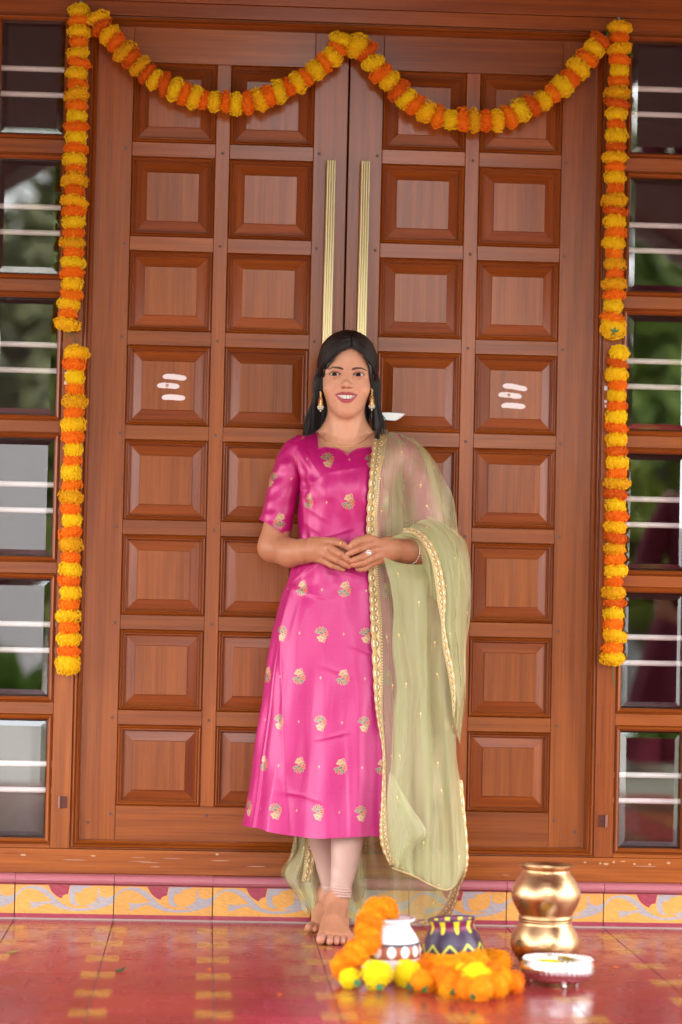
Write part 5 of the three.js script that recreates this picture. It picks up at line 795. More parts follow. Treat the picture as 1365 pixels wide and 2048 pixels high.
{
  const NU = 420, NV = 330, pos = [], uv = [], idx = [];
  const uo = at(683, 1005, 0.25), yq = uo.y;
  for (let j = 0; j <= NV; j++) {
    const v = j / NV; let prev = null, row = [];
    for (let i = 0; i <= NU; i++) {
      const ph = (i / NU * 2 - 1) * Math.PI, hemLift = 0.016 * Math.exp(-Math.pow((ph + 1.25) / 0.5, 2)) + 0.004 * Math.sin(ph * 6) - 0.003 * Math.cos(ph);
      const y = lerp(Y0K + hemLift, YTOPK, v), p = kpt(ph, y); row.push(p);
    }
    const L = [0]; for (let i = 1; i <= NU; i++) L.push(L[i - 1] + row[i].distanceTo(row[i - 1]));
    const c = L[NU / 2];
    row.forEach((p, i) => { pos.push(p.x, p.y, p.z); uv.push(L[i] - c, p.y - yq); });
  }
  const W = NU + 1;
  for (let j = 0; j < NV; j++) for (let i = 0; i < NU; i++) {
    const a = j * W + i, q = [a, a + 1, a + W + 1, a + W]; let cx = 0, cy = 0, cz = 0; for (const k of q) { cx += pos[3 * k] / 4; cy += pos[3 * k + 1] / 4; cz += pos[3 * k + 2] / 4; }
    if (cx > nx0 && cx < nx1 && (cz > 0.1 ? cy > neckY(cx) : cy > at(697, 876, 0.06).y)) continue;
    idx.push(q[0], q[1], q[2], q[0], q[2], q[3]);
  }
  const g = new THREE.BufferGeometry(); g.setAttribute('position', new THREE.Float32BufferAttribute(pos, 3)); g.setAttribute('uv', new THREE.Float32BufferAttribute(uv, 2)); g.setIndex(idx); g.computeVertexNormals();
  const sleeve = (sgn, ax) => { // axis points with radius; hem sheared outwards
    const P = ax.map(([px, py, z]) => at(px, py, z)), C = new THREE.CatmullRomCurve3(P), sp = [], su = [], si = [], NA = 72, NL = 60;
    for (let j = 0; j <= NL; j++) { const t = j / NL, c = C.getPoint(t), tan = C.getTangent(t), out = V3(0, 0, 1).cross(tan).normalize(), fwd = tan.clone().cross(out).normalize(), k = t * (ax.length - 1), q = Math.min(ax.length - 2, Math.floor(k)), r = lerp(ax[q][3], ax[q + 1][3], k - q), rz = lerp(ax[q][4], ax[q + 1][4], k - q);
      for (let i = 0; i <= NA; i++) { const a = i / NA * 6.28319, w = 1 + 0.05 * Math.sin(a * 3 + t * 9) * sstep(0, 0.5, t) * 0.6 + 0.045 * Math.sin(t * 26 + a * 2) * Math.exp(-Math.pow((t - 0.35) / 0.2, 2)) + 0.018 * Math.sin(t * 40 - a * 4); const p = c.clone().addScaledVector(out, Math.cos(a) * r * w).addScaledVector(fwd, Math.sin(a) * rz * w); p.y += sgn * (p.x - c.x) * 0.42 * sstep(0.45, 1, t); sp.push(p.x, p.y, p.z); su.push(a * 0.042 + 0.056, p.y - yq + 0.05); } }
    for (let j = 0; j < NL; j++) for (let i = 0; i < NA; i++) { const a = j * (NA + 1) + i; si.push(a, a + 1, a + NA + 2, a, a + NA + 2, a + NA + 1); }
    const s = new THREE.BufferGeometry(); s.setAttribute('position', new THREE.Float32BufferAttribute(sp, 3)); s.setAttribute('uv', new THREE.Float32BufferAttribute(su, 2)); s.setIndex(si); s.computeVertexNormals(); return s; };
  const sL = sleeve(-1, [[606, 878, 0.112, 0.02, 0.03], [597, 900, 0.118, 0.041, 0.046], [580, 940, 0.122, 0.0425, 0.049], [567, 985, 0.126, 0.0395, 0.047], [556, 1030, 0.131, 0.0385, 0.045], [549, 1060, 0.134, 0.0405, 0.046]]);
  const sR = sleeve(1, [[790, 880, 0.112, 0.02, 0.03], [801, 902, 0.118, 0.041, 0.046], [822, 942, 0.122, 0.0425, 0.049], [838, 985, 0.126, 0.0405, 0.047], [850, 1030, 0.131, 0.04, 0.045], [857, 1062, 0.134, 0.042, 0.046]]);
  const motif = (c, x, y, s, flip) => {
    c.save(); c.translate(x, y); c.scale(s, flip ? -s : s);
    const gold = '#b08a5c', G2 = '#bf9c74';
    c.strokeStyle = gold; c.lineWidth = 4;
    for (let i = 0; i < 9; i++) { const a = -2.75 + i * 0.5 - 0.4; c.save(); c.rotate(a + Math.PI / 2 + 0.35); c.fillStyle = i % 3 === 1 ? '#5d6468' : i % 3 === 2 ? '#d23a45' : i < 4 ? '#68706e' : '#c93844'; c.beginPath(); c.moveTo(0, 4); c.quadraticCurveTo(15, -20, 3, -44); c.quadraticCurveTo(-3, -50, -7, -42); c.quadraticCurveTo(-11, -18, 0, 4); c.fill(); c.stroke(); c.restore(); }
    c.fillStyle = '#596266'; c.beginPath(); c.ellipse(2, -4, 15, 9, 0.3, 0, 7); c.fill(); c.stroke();
    c.fillStyle = G2; for (const [dx, dy, r] of [[-18, 28, 13], [-2, 22, 13], [12, 30, 12], [-8, 44, 13], [6, 48, 11]]) { c.beginPath(); c.ellipse(dx, dy, r, r * 0.75, 0.5, 0, 7); c.fill(); }
    c.strokeStyle = G2; c.lineWidth = 5; c.beginPath(); c.moveTo(14, 4); c.quadraticCurveTo(36, 22, 24, 54); c.quadraticCurveTo(20, 62, 14, 58); c.stroke();
    c.restore();
  };
  const diamond = (c, x, y) => { c.fillStyle = '#c4987c'; for (const [dx, dy] of [[0, -9], [0, 8], [-7, 0], [7, 0]]) { c.beginPath(); c.ellipse(x + dx, y + dy, dx ? 7 : 5, dx ? 5 : 9, 0, 0, 7); c.fill(); } c.fillRect(x - 1.5, y + 8, 3, 13); };
  const silk = canvasTex(512, 1001, (c, w, h) => { // one repeat: 0.1125 m x 0.22 m
    const r = RNG(3); c.fillStyle = '#b6086a'; c.fillRect(0, 0, w, h);
    for (let i = 0; i < h; i += 2) { c.globalAlpha = 0.1; c.fillStyle = r() < 0.5 ? '#d8307c' : '#8a065c'; c.fillRect(0, i, w, 1); } for (let i = 0; i < w; i += 3) { c.globalAlpha = 0.07; c.fillStyle = r() < 0.5 ? '#d8407f' : '#85065a'; c.fillRect(i, 0, 1, h); } c.globalAlpha = 1;
    c.fillStyle = 'rgba(130,4,80,0.6)'; for (const [x, y] of [[0.25, 0.02], [0.75, 0.02], [0.25, 0.52], [0.75, 0.52], [0, 0.98], [0.5, 0.48]]) for (const [dx, dy] of [[0, -6], [0, 6], [-6, 0], [6, 0]]) { c.beginPath(); c.ellipse(x * w + dx, y * h + dy, 4, 4, 0, 0, 7); c.fill(); }
    const k = w / 0.1125 * 0.039 / 105; motif(c, w * 0.5, h * 0.25, k, true); for (const x of [0, w]) motif(c, x, h * 0.75, k, false); for (const x of [0, w]) diamond(c, x, h * 0.25); diamond(c, w * 0.5, h * 0.75);
  });
  silk.repeat.set(1 / 0.1125, 1 / 0.22); silk.offset.set(0.5, 0.75);
  const weave = dataTex(256, 256, (u, v) => { const a = 0.5 + 0.25 * Math.sin(u * 256 * 0.8) * Math.sin(v * 256 * 0.8) + 0.25 * (nB(u * 60, v * 60, 60, 60) - 0.5); return [a, a, a]; }, 4, false); weave.repeat.set(12, 12);
  const silkMat = phy({ name: 'pink_brocade_silk', map: silk, roughness: 0.45, metalness: 0.25, specularIntensity: 1, clearcoat: 0.42, clearcoatRoughness: 0.25, sheen: 0.22, sheenColor: lin(1, 0.55, 0.55), sheenRoughness: 0.4, bumpMap: weave, bumpScale: 0.0004, side: THREE.DoubleSide });
  const edge = []; for (let i = 0; i <= 60; i++) { const x = lerp(nx0, nx1, i / 60), y = neckY(x); edge.push(V3(x, y, kz(x, y) + 0.0005)); }
  const sideE = (x) => { const o = []; for (let i = 8; i >= 0; i--) { const y = lerp(neckY(x), YTOPK, i / 8); o.push(V3(x, y, kz(x, y) + 0.0003)); } return o; };
  const trim = [tube([...sideE(nx0 - 0.0004).slice(0, 9), ...edge.slice(0, 31)], 0.0016, 90, 6), tube([...edge.slice(30), ...sideE(nx1 + 0.0004).reverse()], 0.0016, 90, 6)];
  for (const t of trim) { const a = t.attributes.uv; for (let i = 0; i < a.count; i++) a.setXY(i, 0.03, 0.02); }
  wm('kurta', mergeGeometries([plain(g), plain(sL), plain(sR), ...trim]), silkMat);
}
{ // leggings: pale, wrinkled above the ankles
  const leg = (ax, seed) => { const r = RNG(seed), P = ax.map(([x, y, z]) => at(x, y, z)), C = new THREE.CatmullRomCurve3(P), sp = [], si = [], NA = 48, NL = 120; const ph = [r() * 6, r() * 6];
    for (let j = 0; j <= NL; j++) { const t = j / NL, c = C.getPoint(t), tan = C.getTangent(t), out = V3(0, 0, 1).cross(tan).normalize(), fwd = tan.clone().cross(out), k = t * (ax.length - 1), q = Math.min(ax.length - 2, Math.floor(k)), rr = lerp(ax[q][3], ax[q + 1][3], k - q), wk = sstep(0.72, 0.9, t) * (1 - sstep(0.985, 1, t));
      for (let i = 0; i <= NA; i++) { const a = i / NA * 6.28319, w = rr + wk * 0.0019 * Math.sin(t * 118 + 2.2 * Math.sin(a + ph[0]) + ph[1]) + 0.0005 * Math.sin(t * 30 + a * 3); const p = c.clone().addScaledVector(out, Math.cos(a) * w).addScaledVector(fwd, Math.sin(a) * w); sp.push(p.x, p.y, p.z); } }
    for (let j = 0; j < NL; j++) for (let i = 0; i < NA; i++) { const a = j * (NA + 1) + i; si.push(a, a + 1, a + NA + 2, a, a + NA + 2, a + NA + 1); }
    const g = new THREE.BufferGeometry(); g.setAttribute('position', new THREE.Float32BufferAttribute(sp, 3)); g.setIndex(si); g.computeVertexNormals(); return g; };
  const lg = merge([leg([[707, 1480, 0.24, 0.057], [697, 1660, 0.255, 0.0425], [689, 1730, 0.26, 0.0335], [683, 1768, 0.264, 0.0272], [681.5, 1794, 0.266, 0.0268]], 1), leg([[640, 1480, 0.17, 0.057], [645, 1660, 0.135, 0.04], [655, 1720, 0.12, 0.032], [663, 1766, 0.11, 0.0278], [665, 1784, 0.107, 0.029]], 2)]);
  wm('leggings', lg, phy({ name: 'pale_satin_leggings', color: lin(0.52, 0.33, 0.27), roughness: 0.42, sheen: 0.6, sheenColor: lin(1, 0.85, 0.8), sheenRoughness: 0.4, side: THREE.DoubleSide }));
}
// ---------------------------------------------------------------- dupatta: sheets of organza over nets of points [px, py, z]
function net(rows, NU, NV, disp, lift) {
  const R = rows.length, Cn = rows[0].length, P = rows.map((r) => r.map(([x, y, z]) => at(x, y, z)));
  const cr = (a, b, c, d, t) => { const t2 = t * t, t3 = t2 * t; return 0.5 * ((2 * b) + (-a + c) * t + (2 * a - 5 * b + 4 * c - d) * t2 + (-a + 3 * b - 3 * c + d) * t3); };
  const ev = (get, n, t) => { const k = t * (n - 1), i = Math.min(n - 2, Math.floor(k)), f = k - i; const A = get(Math.max(0, i - 1)), B = get(i), C = get(i + 1), D = get(Math.min(n - 1, i + 2)); return V3(cr(A.x, B.x, C.x, D.x, f), cr(A.y, B.y, C.y, D.y, f), cr(A.z, B.z, C.z, D.z, f)); };
  const pos = [], uv = [], idx = []; let Lu = 0, Lv = 0; for (let j = 1; j < R; j++) Lv += P[j][0].distanceTo(P[j - 1][0]); for (let i = 1; i < Cn; i++) Lu += P[R >> 1][i].distanceTo(P[R >> 1][i - 1]);
  for (let j = 0; j <= NV; j++) for (let i = 0; i <= NU; i++) { const u = i / NU, v = j / NV, p = ev((r) => ev((c) => P[r][c], Cn, u), R, v); if (disp) { const d = disp(u, v); p.z += d[0]; p.x += d[1] || 0; p.y += d[2] || 0; } if (lift) { const q = kz(p.x, p.y); if (lift > 0) p.z = Math.max(p.z, q + lift); else { const s = sec(clamp(p.y, SEC[SEC.length - 1][0], SEC[0][0])); if (p.x < s[0] + s[1] * 0.93 && v > 0.2) p.z = Math.max(p.z, q + 0.006); } } pos.push(p.x, p.y, p.z); uv.push(u * Lu, -v * Lv); }
  for (let j = 0; j < NV; j++) for (let i = 0; i < NU; i++) { const a = j * (NU + 1) + i; idx.push(a, a + NU + 1, a + 1, a + 1, a + NU + 1, a + NU + 2); }
  const g = new THREE.BufferGeometry(); g.setAttribute('position', new THREE.Float32BufferAttribute(pos, 3)); g.setAttribute('uv', new THREE.Float32BufferAttribute(uv, 2)); g.setIndex(idx); g.computeVertexNormals(); return g;
}
const organza = (seed, alpha) => { const t = canvasTex(768, 768, (c, w, h) => { // 0.26 m square
  const r = RNG(seed); c.clearRect(0, 0, w, h); c.fillStyle = `rgba(188,182,138,${alpha})`; c.fillRect(0, 0, w, h);
  for (let i = 0; i < 40; i++) { c.fillStyle = r() < 0.5 ? 'rgba(205,206,165,0.04)' : 'rgba(160,172,112,0.04)'; c.fillRect(r() * w, 0, 30 + r() * 90, h); }
  for (const [x, y, a] of [[0.18, 0.2, 0.3], [0.66, 0.12, -0.4], [0.42, 0.52, 0.1], [0.86, 0.62, 0.5], [0.14, 0.82, -0.2], [0.62, 0.88, 0.2]]) { c.save(); c.translate(x * w, y * h); c.rotate(a); c.fillStyle = 'rgba(226,186,110,0.96)'; c.beginPath(); c.ellipse(0, 0, 7, 9, 0, 0, 7); c.fill(); c.strokeStyle = 'rgba(214,176,104,0.9)'; c.lineWidth = 3.4; c.beginPath(); c.moveTo(0, 8); c.quadraticCurveTo(10, 20, 1, 32); c.stroke(); c.fillStyle = 'rgba(255,236,190,1)'; c.beginPath(); c.arc(-1, -2, 3, 0, 7); c.fill(); c.restore(); }
}); t.repeat.set(1 / 0.26, 1 / 0.26); return phy({ name: 'pale_green_organza', map: t, transparent: true, roughness: 0.5, sheen: 0.7, sheenColor: lin(1, 0.98, 0.8), sheenRoughness: 0.35, side: THREE.DoubleSide }); };
const ORG = organza(1, 0.36), ORG2 = organza(2, 0.48), ORGT = organza(3, 0.3);
const laceTex = canvasTex(512, 1024, (c, w, h) => { // 0.05 m across (scallops at u = 0), two scallops long
  c.clearRect(0, 0, w, h); const r = RNG(9), n = 3, s = h / n;
  for (let k = -1; k <= n; k++) { c.fillStyle = '#b99a62'; c.beginPath(); c.ellipse(150, (k + 0.5) * s, 150, s * 0.56, 0, 0, 7); c.fill(); } c.fillStyle = '#b99a62'; c.fillRect(110, 0, 300, h);
  for (let k = 0; k < n; k++) { const y = (k + 0.5) * s;
    c.strokeStyle = '#dcc08a'; c.lineWidth = 16; c.beginPath(); c.ellipse(150, y, 138, s * 0.5, 0, 1.57, 4.71); c.stroke(); c.lineWidth = 9; c.beginPath(); c.ellipse(160, y, 98, s * 0.36, 0, 1.2, 5.08); c.stroke();
    c.fillStyle = '#efe0bd'; c.beginPath(); c.ellipse(128, y, 40, s * 0.22, 0, 0, 7); c.fill(); c.fillStyle = '#8d6f3c'; c.beginPath(); c.ellipse(165, y, 16, s * 0.12, 0, 0, 7); c.fill();
    c.fillStyle = '#7e6236'; c.beginPath(); c.moveTo(215, y - s * 0.42); c.lineTo(330, y); c.lineTo(215, y + s * 0.42); c.fill(); c.fillStyle = '#f2e6c8'; c.beginPath(); c.moveTo(235, y - s * 0.22); c.lineTo(300, y); c.lineTo(235, y + s * 0.22); c.fill();
    c.fillStyle = '#e6cf9c'; c.beginPath(); c.moveTo(332, y + s * 0.1); c.lineTo(250, y + s * 0.5); c.lineTo(332, y + s * 0.9); c.fill(); }
  c.fillStyle = '#d9bd86'; c.fillRect(338, 0, 14, h); c.fillRect(380, 0, 12, h); for (let k = 0; k < 24; k++) { c.fillStyle = k % 2 ? '#9c7d48' : '#e9d6a8'; c.fillRect(354, k * h / 24, 24, h / 40); }
  for (let k = 0; k < 15; k++) { c.fillStyle = '#e3c68d'; c.beginPath(); c.ellipse(440, (k + 0.5) * h / 15, 34, 24, 0, 0, 7); c.fill(); c.fillStyle = '#f7ebcb'; c.beginPath(); c.arc(432, (k + 0.42) * h / 15, 9, 0, 7); c.fill(); c.fillStyle = '#c9ab70'; c.fillRect(388, (k + 0.42) * h / 15, 30, 8); }
  for (let i = 0; i < 1500; i++) { c.globalCompositeOperation = 'source-atop'; c.fillStyle = r() < 0.5 ? 'rgba(90,66,30,0.35)' : 'rgba(255,240,205,0.4)'; c.fillRect(r() * w, r() * h, 3 + r() * 6, 2 + r() * 4); }
});
const lace = phy({ name: 'gold_lace', map: laceTex, transparent: true, roughness: 0.4, metalness: 0.3, bumpMap: laceTex, bumpScale: 0.0015, side: THREE.DoubleSide });
function ribbon(L, R, NV = 160, per = 0.075) { const g = net(L.map((l, i) => [l, [(l[0] + R[i][0]) / 2, (l[1] + R[i][1]) / 2, (l[2] + R[i][2]) / 2 + 0.0015], R[i]]), 6, NV, null), uv = g.attributes.uv, n = 7; for (let i = 0; i < uv.count; i++) uv.setXY(i, (i % n) / 6, uv.getY(i) / per); return g; }
const dup = new THREE.Group(); dup.name = 'dupatta'; woman.add(dup); inW(dup); dup.userData.label = 'pale green organza dupatta with gold lace edge';
const dm = (name, g, m) => { const o = shadows(new THREE.Mesh(g, m)); o.name = name; dup.add(o); return o; };
const sin = Math.sin; const fold = (x) => Math.pow(1 - Math.abs(sin(x)), 2.2); const wav = (u, v, s) => nA(u * 5 + s, v * 2.2 + s, 64, 64) * 4;
// over the shoulder and the upper arm
dm('organza_panel', net([
  [[752, 860, 0.07], [778, 864, 0.07], [805, 870, 0.065], [818, 876, 0.05]],
  [[752, 868, 0.125], [785, 868, 0.125], [824, 877, 0.12], [845, 892, 0.06]],
  [zk(752, 900, 0.006), [795, 900, 0.196], [848, 906, 0.165], [872, 926, 0.075]],
  [zk(750, 945, 0.007), zk(792, 945, 0.014), [857, 950, 0.19], [889, 962, 0.1]],
  [zk(748, 985, 0.008), zk(790, 985, 0.016), [862, 990, 0.2], [905, 992, 0.12]],
  [zk(746, 1030, 0.008), zk(790, 1030, 0.02), [868, 1035, 0.205], [912, 1030, 0.14]],
  [zk(746, 1080, 0.008), zk(790, 1085, 0.02), [872, 1085, 0.2], [918, 1085, 0.14]],
  [zk(748, 1130, 0.008), zk(790, 1140, 0.02), [874, 1140, 0.2], [925, 1140, 0.14]]], 90, 110, (u, v) => { const k = sstep(0.1, 0.6, v); return [k * ((0.004 * sin(u * 24 - v * 9) + 0.009 * fold(u * 7 - v * 3 + wav(u, v, 31) * 0.7)) * sstep(0.1, 0.35, u) + 0.002 * sin(u * 37 + v * 6 + 2 * sin(v * 5)) + 0.01), 0]; }, -1), ORG);
// strip down the front beside the lace, under the fall
dm('organza_panel', net([
  [zk(752, 1090, 0.007), zk(800, 1090, 0.012), [845, 1095, 0.17]], [zk(752, 1180, 0.007), zk(805, 1180, 0.012), [860, 1185, 0.17]], [zk(756, 1290, 0.008), zk(812, 1290, 0.012), [872, 1295, 0.19]], [zk(760, 1400, 0.008), zk(818, 1400, 0.014), [880, 1400, 0.2]], [zk(766, 1500, 0.01), zk(820, 1500, 0.016), [884, 1500, 0.21]], [zk(768, 1580, 0.012), zk(822, 1580, 0.018), [886, 1590, 0.22]], [zk(768, 1660, 0.014), [820, 1665, 0.3], [880, 1670, 0.24]], [[786, 1728, 0.32], [826, 1748, 0.31], [880, 1772, 0.26]]], 50, 160, (u, v) => [0.004 * sin(u * 16 + v * 14) * sstep(0, 0.3, u) + 0.003 * sin(u * 40 - v * 22) * u, 0], 0.006), ORG);
// the long fall from the crook of the arm
dm('organza_panel', net([
  [[766, 1112, 0.272], [800, 1126, 0.29], [850, 1128, 0.262], [892, 1112, 0.22], [926, 1096, 0.155]],
  [[778, 1160, 0.29], [812, 1165, 0.315], [852, 1160, 0.292], [898, 1150, 0.25], [938, 1140, 0.165]],
  [[786, 1220, 0.3], [816, 1222, 0.33], [852, 1222, 0.3], [896, 1215, 0.27], [938, 1205, 0.17]],
  [[786, 1290, 0.305], [818, 1292, 0.34], [852, 1292, 0.305], [894, 1290, 0.285], [931, 1280, 0.175]],
  [[793, 1370, 0.31], [822, 1370, 0.345], [856, 1370, 0.315], [892, 1370, 0.29], [928, 1368, 0.18]],
  [[785, 1425, 0.32], [818, 1425, 0.35], [856, 1425, 0.32], [892, 1425, 0.295], [918, 1425, 0.2]],
  [[781, 1510, 0.33], [818, 1510, 0.355], [858, 1510, 0.325], [894, 1510, 0.3], [916, 1505, 0.21]],
  [[776, 1580, 0.335], [816, 1580, 0.36], [858, 1580, 0.33], [898, 1580, 0.305], [926, 1576, 0.22]],
  [[776, 1650, 0.335], [816, 1655, 0.36], [860, 1655, 0.335], [902, 1655, 0.3], [932, 1650, 0.225]],
  [[785, 1715, 0.33], [818, 1730, 0.355], [860, 1742, 0.335], [904, 1752, 0.3], [934, 1712, 0.225]],
  [[790, 1738, 0.325], [826, 1752, 0.35], [862, 1769, 0.33], [896, 1780, 0.3], [922, 1756, 0.24]]], 110, 220, (u, v) => { const k = sstep(0, 0.25, v) * (1 - 0.4 * sstep(0.8, 1, v)); return [k * (0.011 * sin(u * 17 + 1.2 * sin(v * 5) + 0.5) + 0.014 * fold(u * 9 + wav(u, v, 3) * 0.7) - 0.012 * fold(u * 13 + 1 + wav(u, v, 17) * 0.5) * sstep(0.2, 0.5, v)), k * 0.003 * sin(v * 13 + u * 9)]; }), ORG2);
dm('organza_panel', net([[[778, 1545, 0.372], [782, 1545, 0.374], [786, 1546, 0.372]], [[774, 1600, 0.38], [798, 1604, 0.388], [818, 1606, 0.38]], [[778, 1660, 0.382], [816, 1664, 0.392], [854, 1664, 0.384]], [[786, 1715, 0.378], [806, 1704, 0.386], [832, 1690, 0.38]], [[792, 1738, 0.368], [796, 1735, 0.37], [800, 1730, 0.368]]], 30, 50, (u, v) => [0.003 * sin(u * 9 + v * 4), 0]), ORG);
// the puffed outer layer thrown over the forearm, with its own lace edge
dm('organza_panel', net([
  [[812, 1060, 0.262], [845, 1040, 0.24], [880, 1044, 0.2], [912, 1062, 0.13]],
  [[836, 1064, 0.272], [866, 1056, 0.265], [902, 1072, 0.22], [932, 1088, 0.14]],
  [[858, 1088, 0.29], [884, 1090, 0.285], [916, 1108, 0.24], [941, 1138, 0.15]],
  [[874, 1130, 0.3], [898, 1138, 0.295], [922, 1155, 0.24], [943, 1190, 0.15]],
  [[884, 1185, 0.305], [904, 1195, 0.3], [924, 1210, 0.24], [941, 1240, 0.15]],
  [[886, 1240, 0.308], [904, 1250, 0.3], [922, 1260, 0.24], [934, 1285, 0.155]],
  [[892, 1290, 0.31], [908, 1300, 0.298], [922, 1310, 0.24], [932, 1330, 0.16]],
  [[902, 1340, 0.312], [914, 1350, 0.296], [924, 1360, 0.24], [932, 1380, 0.165]],
  [[907, 1400, 0.312], [915, 1410, 0.296], [922, 1415, 0.24], [928, 1425, 0.17]],
  [[908, 1440, 0.31], [912, 1455, 0.296], [916, 1470, 0.24], [920, 1490, 0.18]]], 60, 160, (u, v) => [(0.008 * sin(u * 12 + v * 8 + 1) + 0.012 * fold(u * 6 + v * 5 + wav(u, v, 9) * 0.8) - 0.01 * fold(u * 9 - v * 4 + wav(u, v, 25) * 0.6)) * sstep(0, 0.3, u), 0]), ORG2);
// folded band between the lace and the forearm
dm('organza_panel', net([
  [[768, 1082, 0.262], [800, 1068, 0.27], [826, 1062, 0.262]],
  [[800, 1078, 0.27], [824, 1072, 0.285], [842, 1068, 0.274]],
  [[828, 1082, 0.272], [846, 1086, 0.29], [860, 1090, 0.288]],
  [[842, 1110, 0.27], [860, 1120, 0.296], [875, 1130, 0.3]],
  [[850, 1150, 0.272], [868, 1160, 0.3], [884, 1185, 0.305]],
  [[856, 1190, 0.28], [872, 1200, 0.302], [886, 1230, 0.307]]], 30, 60, (u, v) => [0.006 * sin(u * 14 + v * 5), 0]), ORG2);
// trailing end behind the legs, down to the floor
dm('organza_panel', net([
  [[590, 1660, 0.06], [640, 1650, 0.05], [720, 1660, 0.06], [800, 1680, 0.08], [880, 1700, 0.1], [925, 1690, 0.13]],
  [[580, 1705, 0.07], [640, 1710, 0.055], [720, 1715, 0.06], [800, 1730, 0.08], [880, 1740, 0.1], [936, 1725, 0.13]],
  [[572, 1750, 0.085], [640, 1765, 0.062], [720, 1770, 0.06], [800, 1780, 0.08], [870, 1790, 0.1], [918, 1770, 0.12]],
  [[596, 1790, 0.095], [645, 1800, 0.07], [720, 1815, 0.065], [800, 1820, 0.085], [860, 1825, 0.1], [908, 1815, 0.12]],
  [[614, 1822, 0.1], [650, 1832, 0.085], [720, 1846, 0.09], [800, 1850, 0.1], [850, 1848, 0.11], [896, 1836, 0.12]]], 140, 60, (u, v) => [0.007 * sin(u * 34 + v * 3) + 0.004 * sin(u * 75 - v * 6), 0.003 * sin(v * 8 + u * 20)]), ORGT);
dm('organza_panel', net([[[588, 1655, 0.09], [612, 1655, 0.1], [640, 1655, 0.09]], [[590, 1700, 0.095], [614, 1702, 0.115], [640, 1700, 0.09]], [[562, 1745, 0.1], [606, 1760, 0.125], [646, 1745, 0.095]], [[594, 1792, 0.105], [618, 1800, 0.13], [652, 1790, 0.1]], [[604, 1822, 0.108], [628, 1830, 0.125], [656, 1832, 0.105]]], 50, 70, (u, v) => [0.008 * sin(u * 17 + v * 4), 0]), ORG);
// lace edges
dm('lace_border', ribbon([[747, 858, 0.075], [747, 867, 0.13], zk(745, 885, 0.012), zk(742, 915, 0.011), zk(739, 950, 0.01), zk(734, 1016, 0.01), zk(733, 1072, 0.01), zk(736, 1140, 0.01), zk(739, 1200, 0.011), zk(741, 1250, 0.011), zk(745, 1330, 0.012), zk(749, 1400, 0.012), zk(755, 1445, 0.013), zk(765, 1505, 0.014), zk(764, 1570, 0.016), zk(761, 1625, 0.018), zk(759, 1655, 0.02), [762, 1692, 0.325], [779, 1730, 0.325]],
  [[778, 858, 0.075], [778, 868, 0.13], zk(775, 886, 0.013), zk(770, 915, 0.013), zk(763, 950, 0.012), zk(757, 1016, 0.013), zk(757, 1072, 0.013), zk(758, 1140, 0.012), zk(763, 1200, 0.013), zk(766, 1250, 0.013), zk(768, 1330, 0.014), zk(767, 1400, 0.014), zk(768, 1445, 0.014), zk(772, 1505, 0.015), zk(773, 1570, 0.018), zk(775, 1625, 0.021), zk(778, 1655, 0.023), [784, 1690, 0.33], [792, 1728, 0.33]], 260), lace);
dm('lace_border', ribbon([[806, 1056, 0.268], [834, 1058, 0.282], [862, 1082, 0.298], [880, 1120, 0.308], [890, 1165, 0.312], [893, 1205, 0.314], [890, 1245, 0.316], [897, 1290, 0.318], [908, 1340, 0.32], [912, 1390, 0.32], [909, 1434, 0.318]], [[806, 1066, 0.27], [829, 1071, 0.286], [850, 1096, 0.302], [864, 1132, 0.312], [870, 1172, 0.316], [875, 1208, 0.318], [882, 1246, 0.32], [884, 1290, 0.322], [894, 1340, 0.322], [902, 1390, 0.322], [906, 1434, 0.32]], 160), lace);
dm('lace_border', ribbon([[926, 1560, 0.222], [933, 1640, 0.228], [938, 1710, 0.23], [934, 1745, 0.23], [922, 1775, 0.2], [912, 1812, 0.16], [894, 1836, 0.13], [850, 1852, 0.12]], [[916, 1560, 0.228], [921, 1640, 0.236], [921, 1712, 0.24], [918, 1745, 0.235], [908, 1772, 0.205], [890, 1806, 0.165], [868, 1832, 0.135], [835, 1844, 0.122]], 120), lace);
dm('lace_border', ribbon([[634, 1668, 0.108], [632, 1700, 0.118], [626, 1740, 0.128], [618, 1764, 0.13]], [[610, 1668, 0.11], [609, 1700, 0.122], [606, 1740, 0.13], [602, 1762, 0.13]], 50), lace);
dm('hem_cord', tube([[785, 1736, 0.335], [826, 1751, 0.358], [862, 1770, 0.338], [894, 1780, 0.306], [914, 1764, 0.26]].map((p) => at(...p)), 0.0022, 40, 6), std({ name: 'gold_cord', color: lin(0.5, 0.36, 0.16), roughness: 0.5 }));

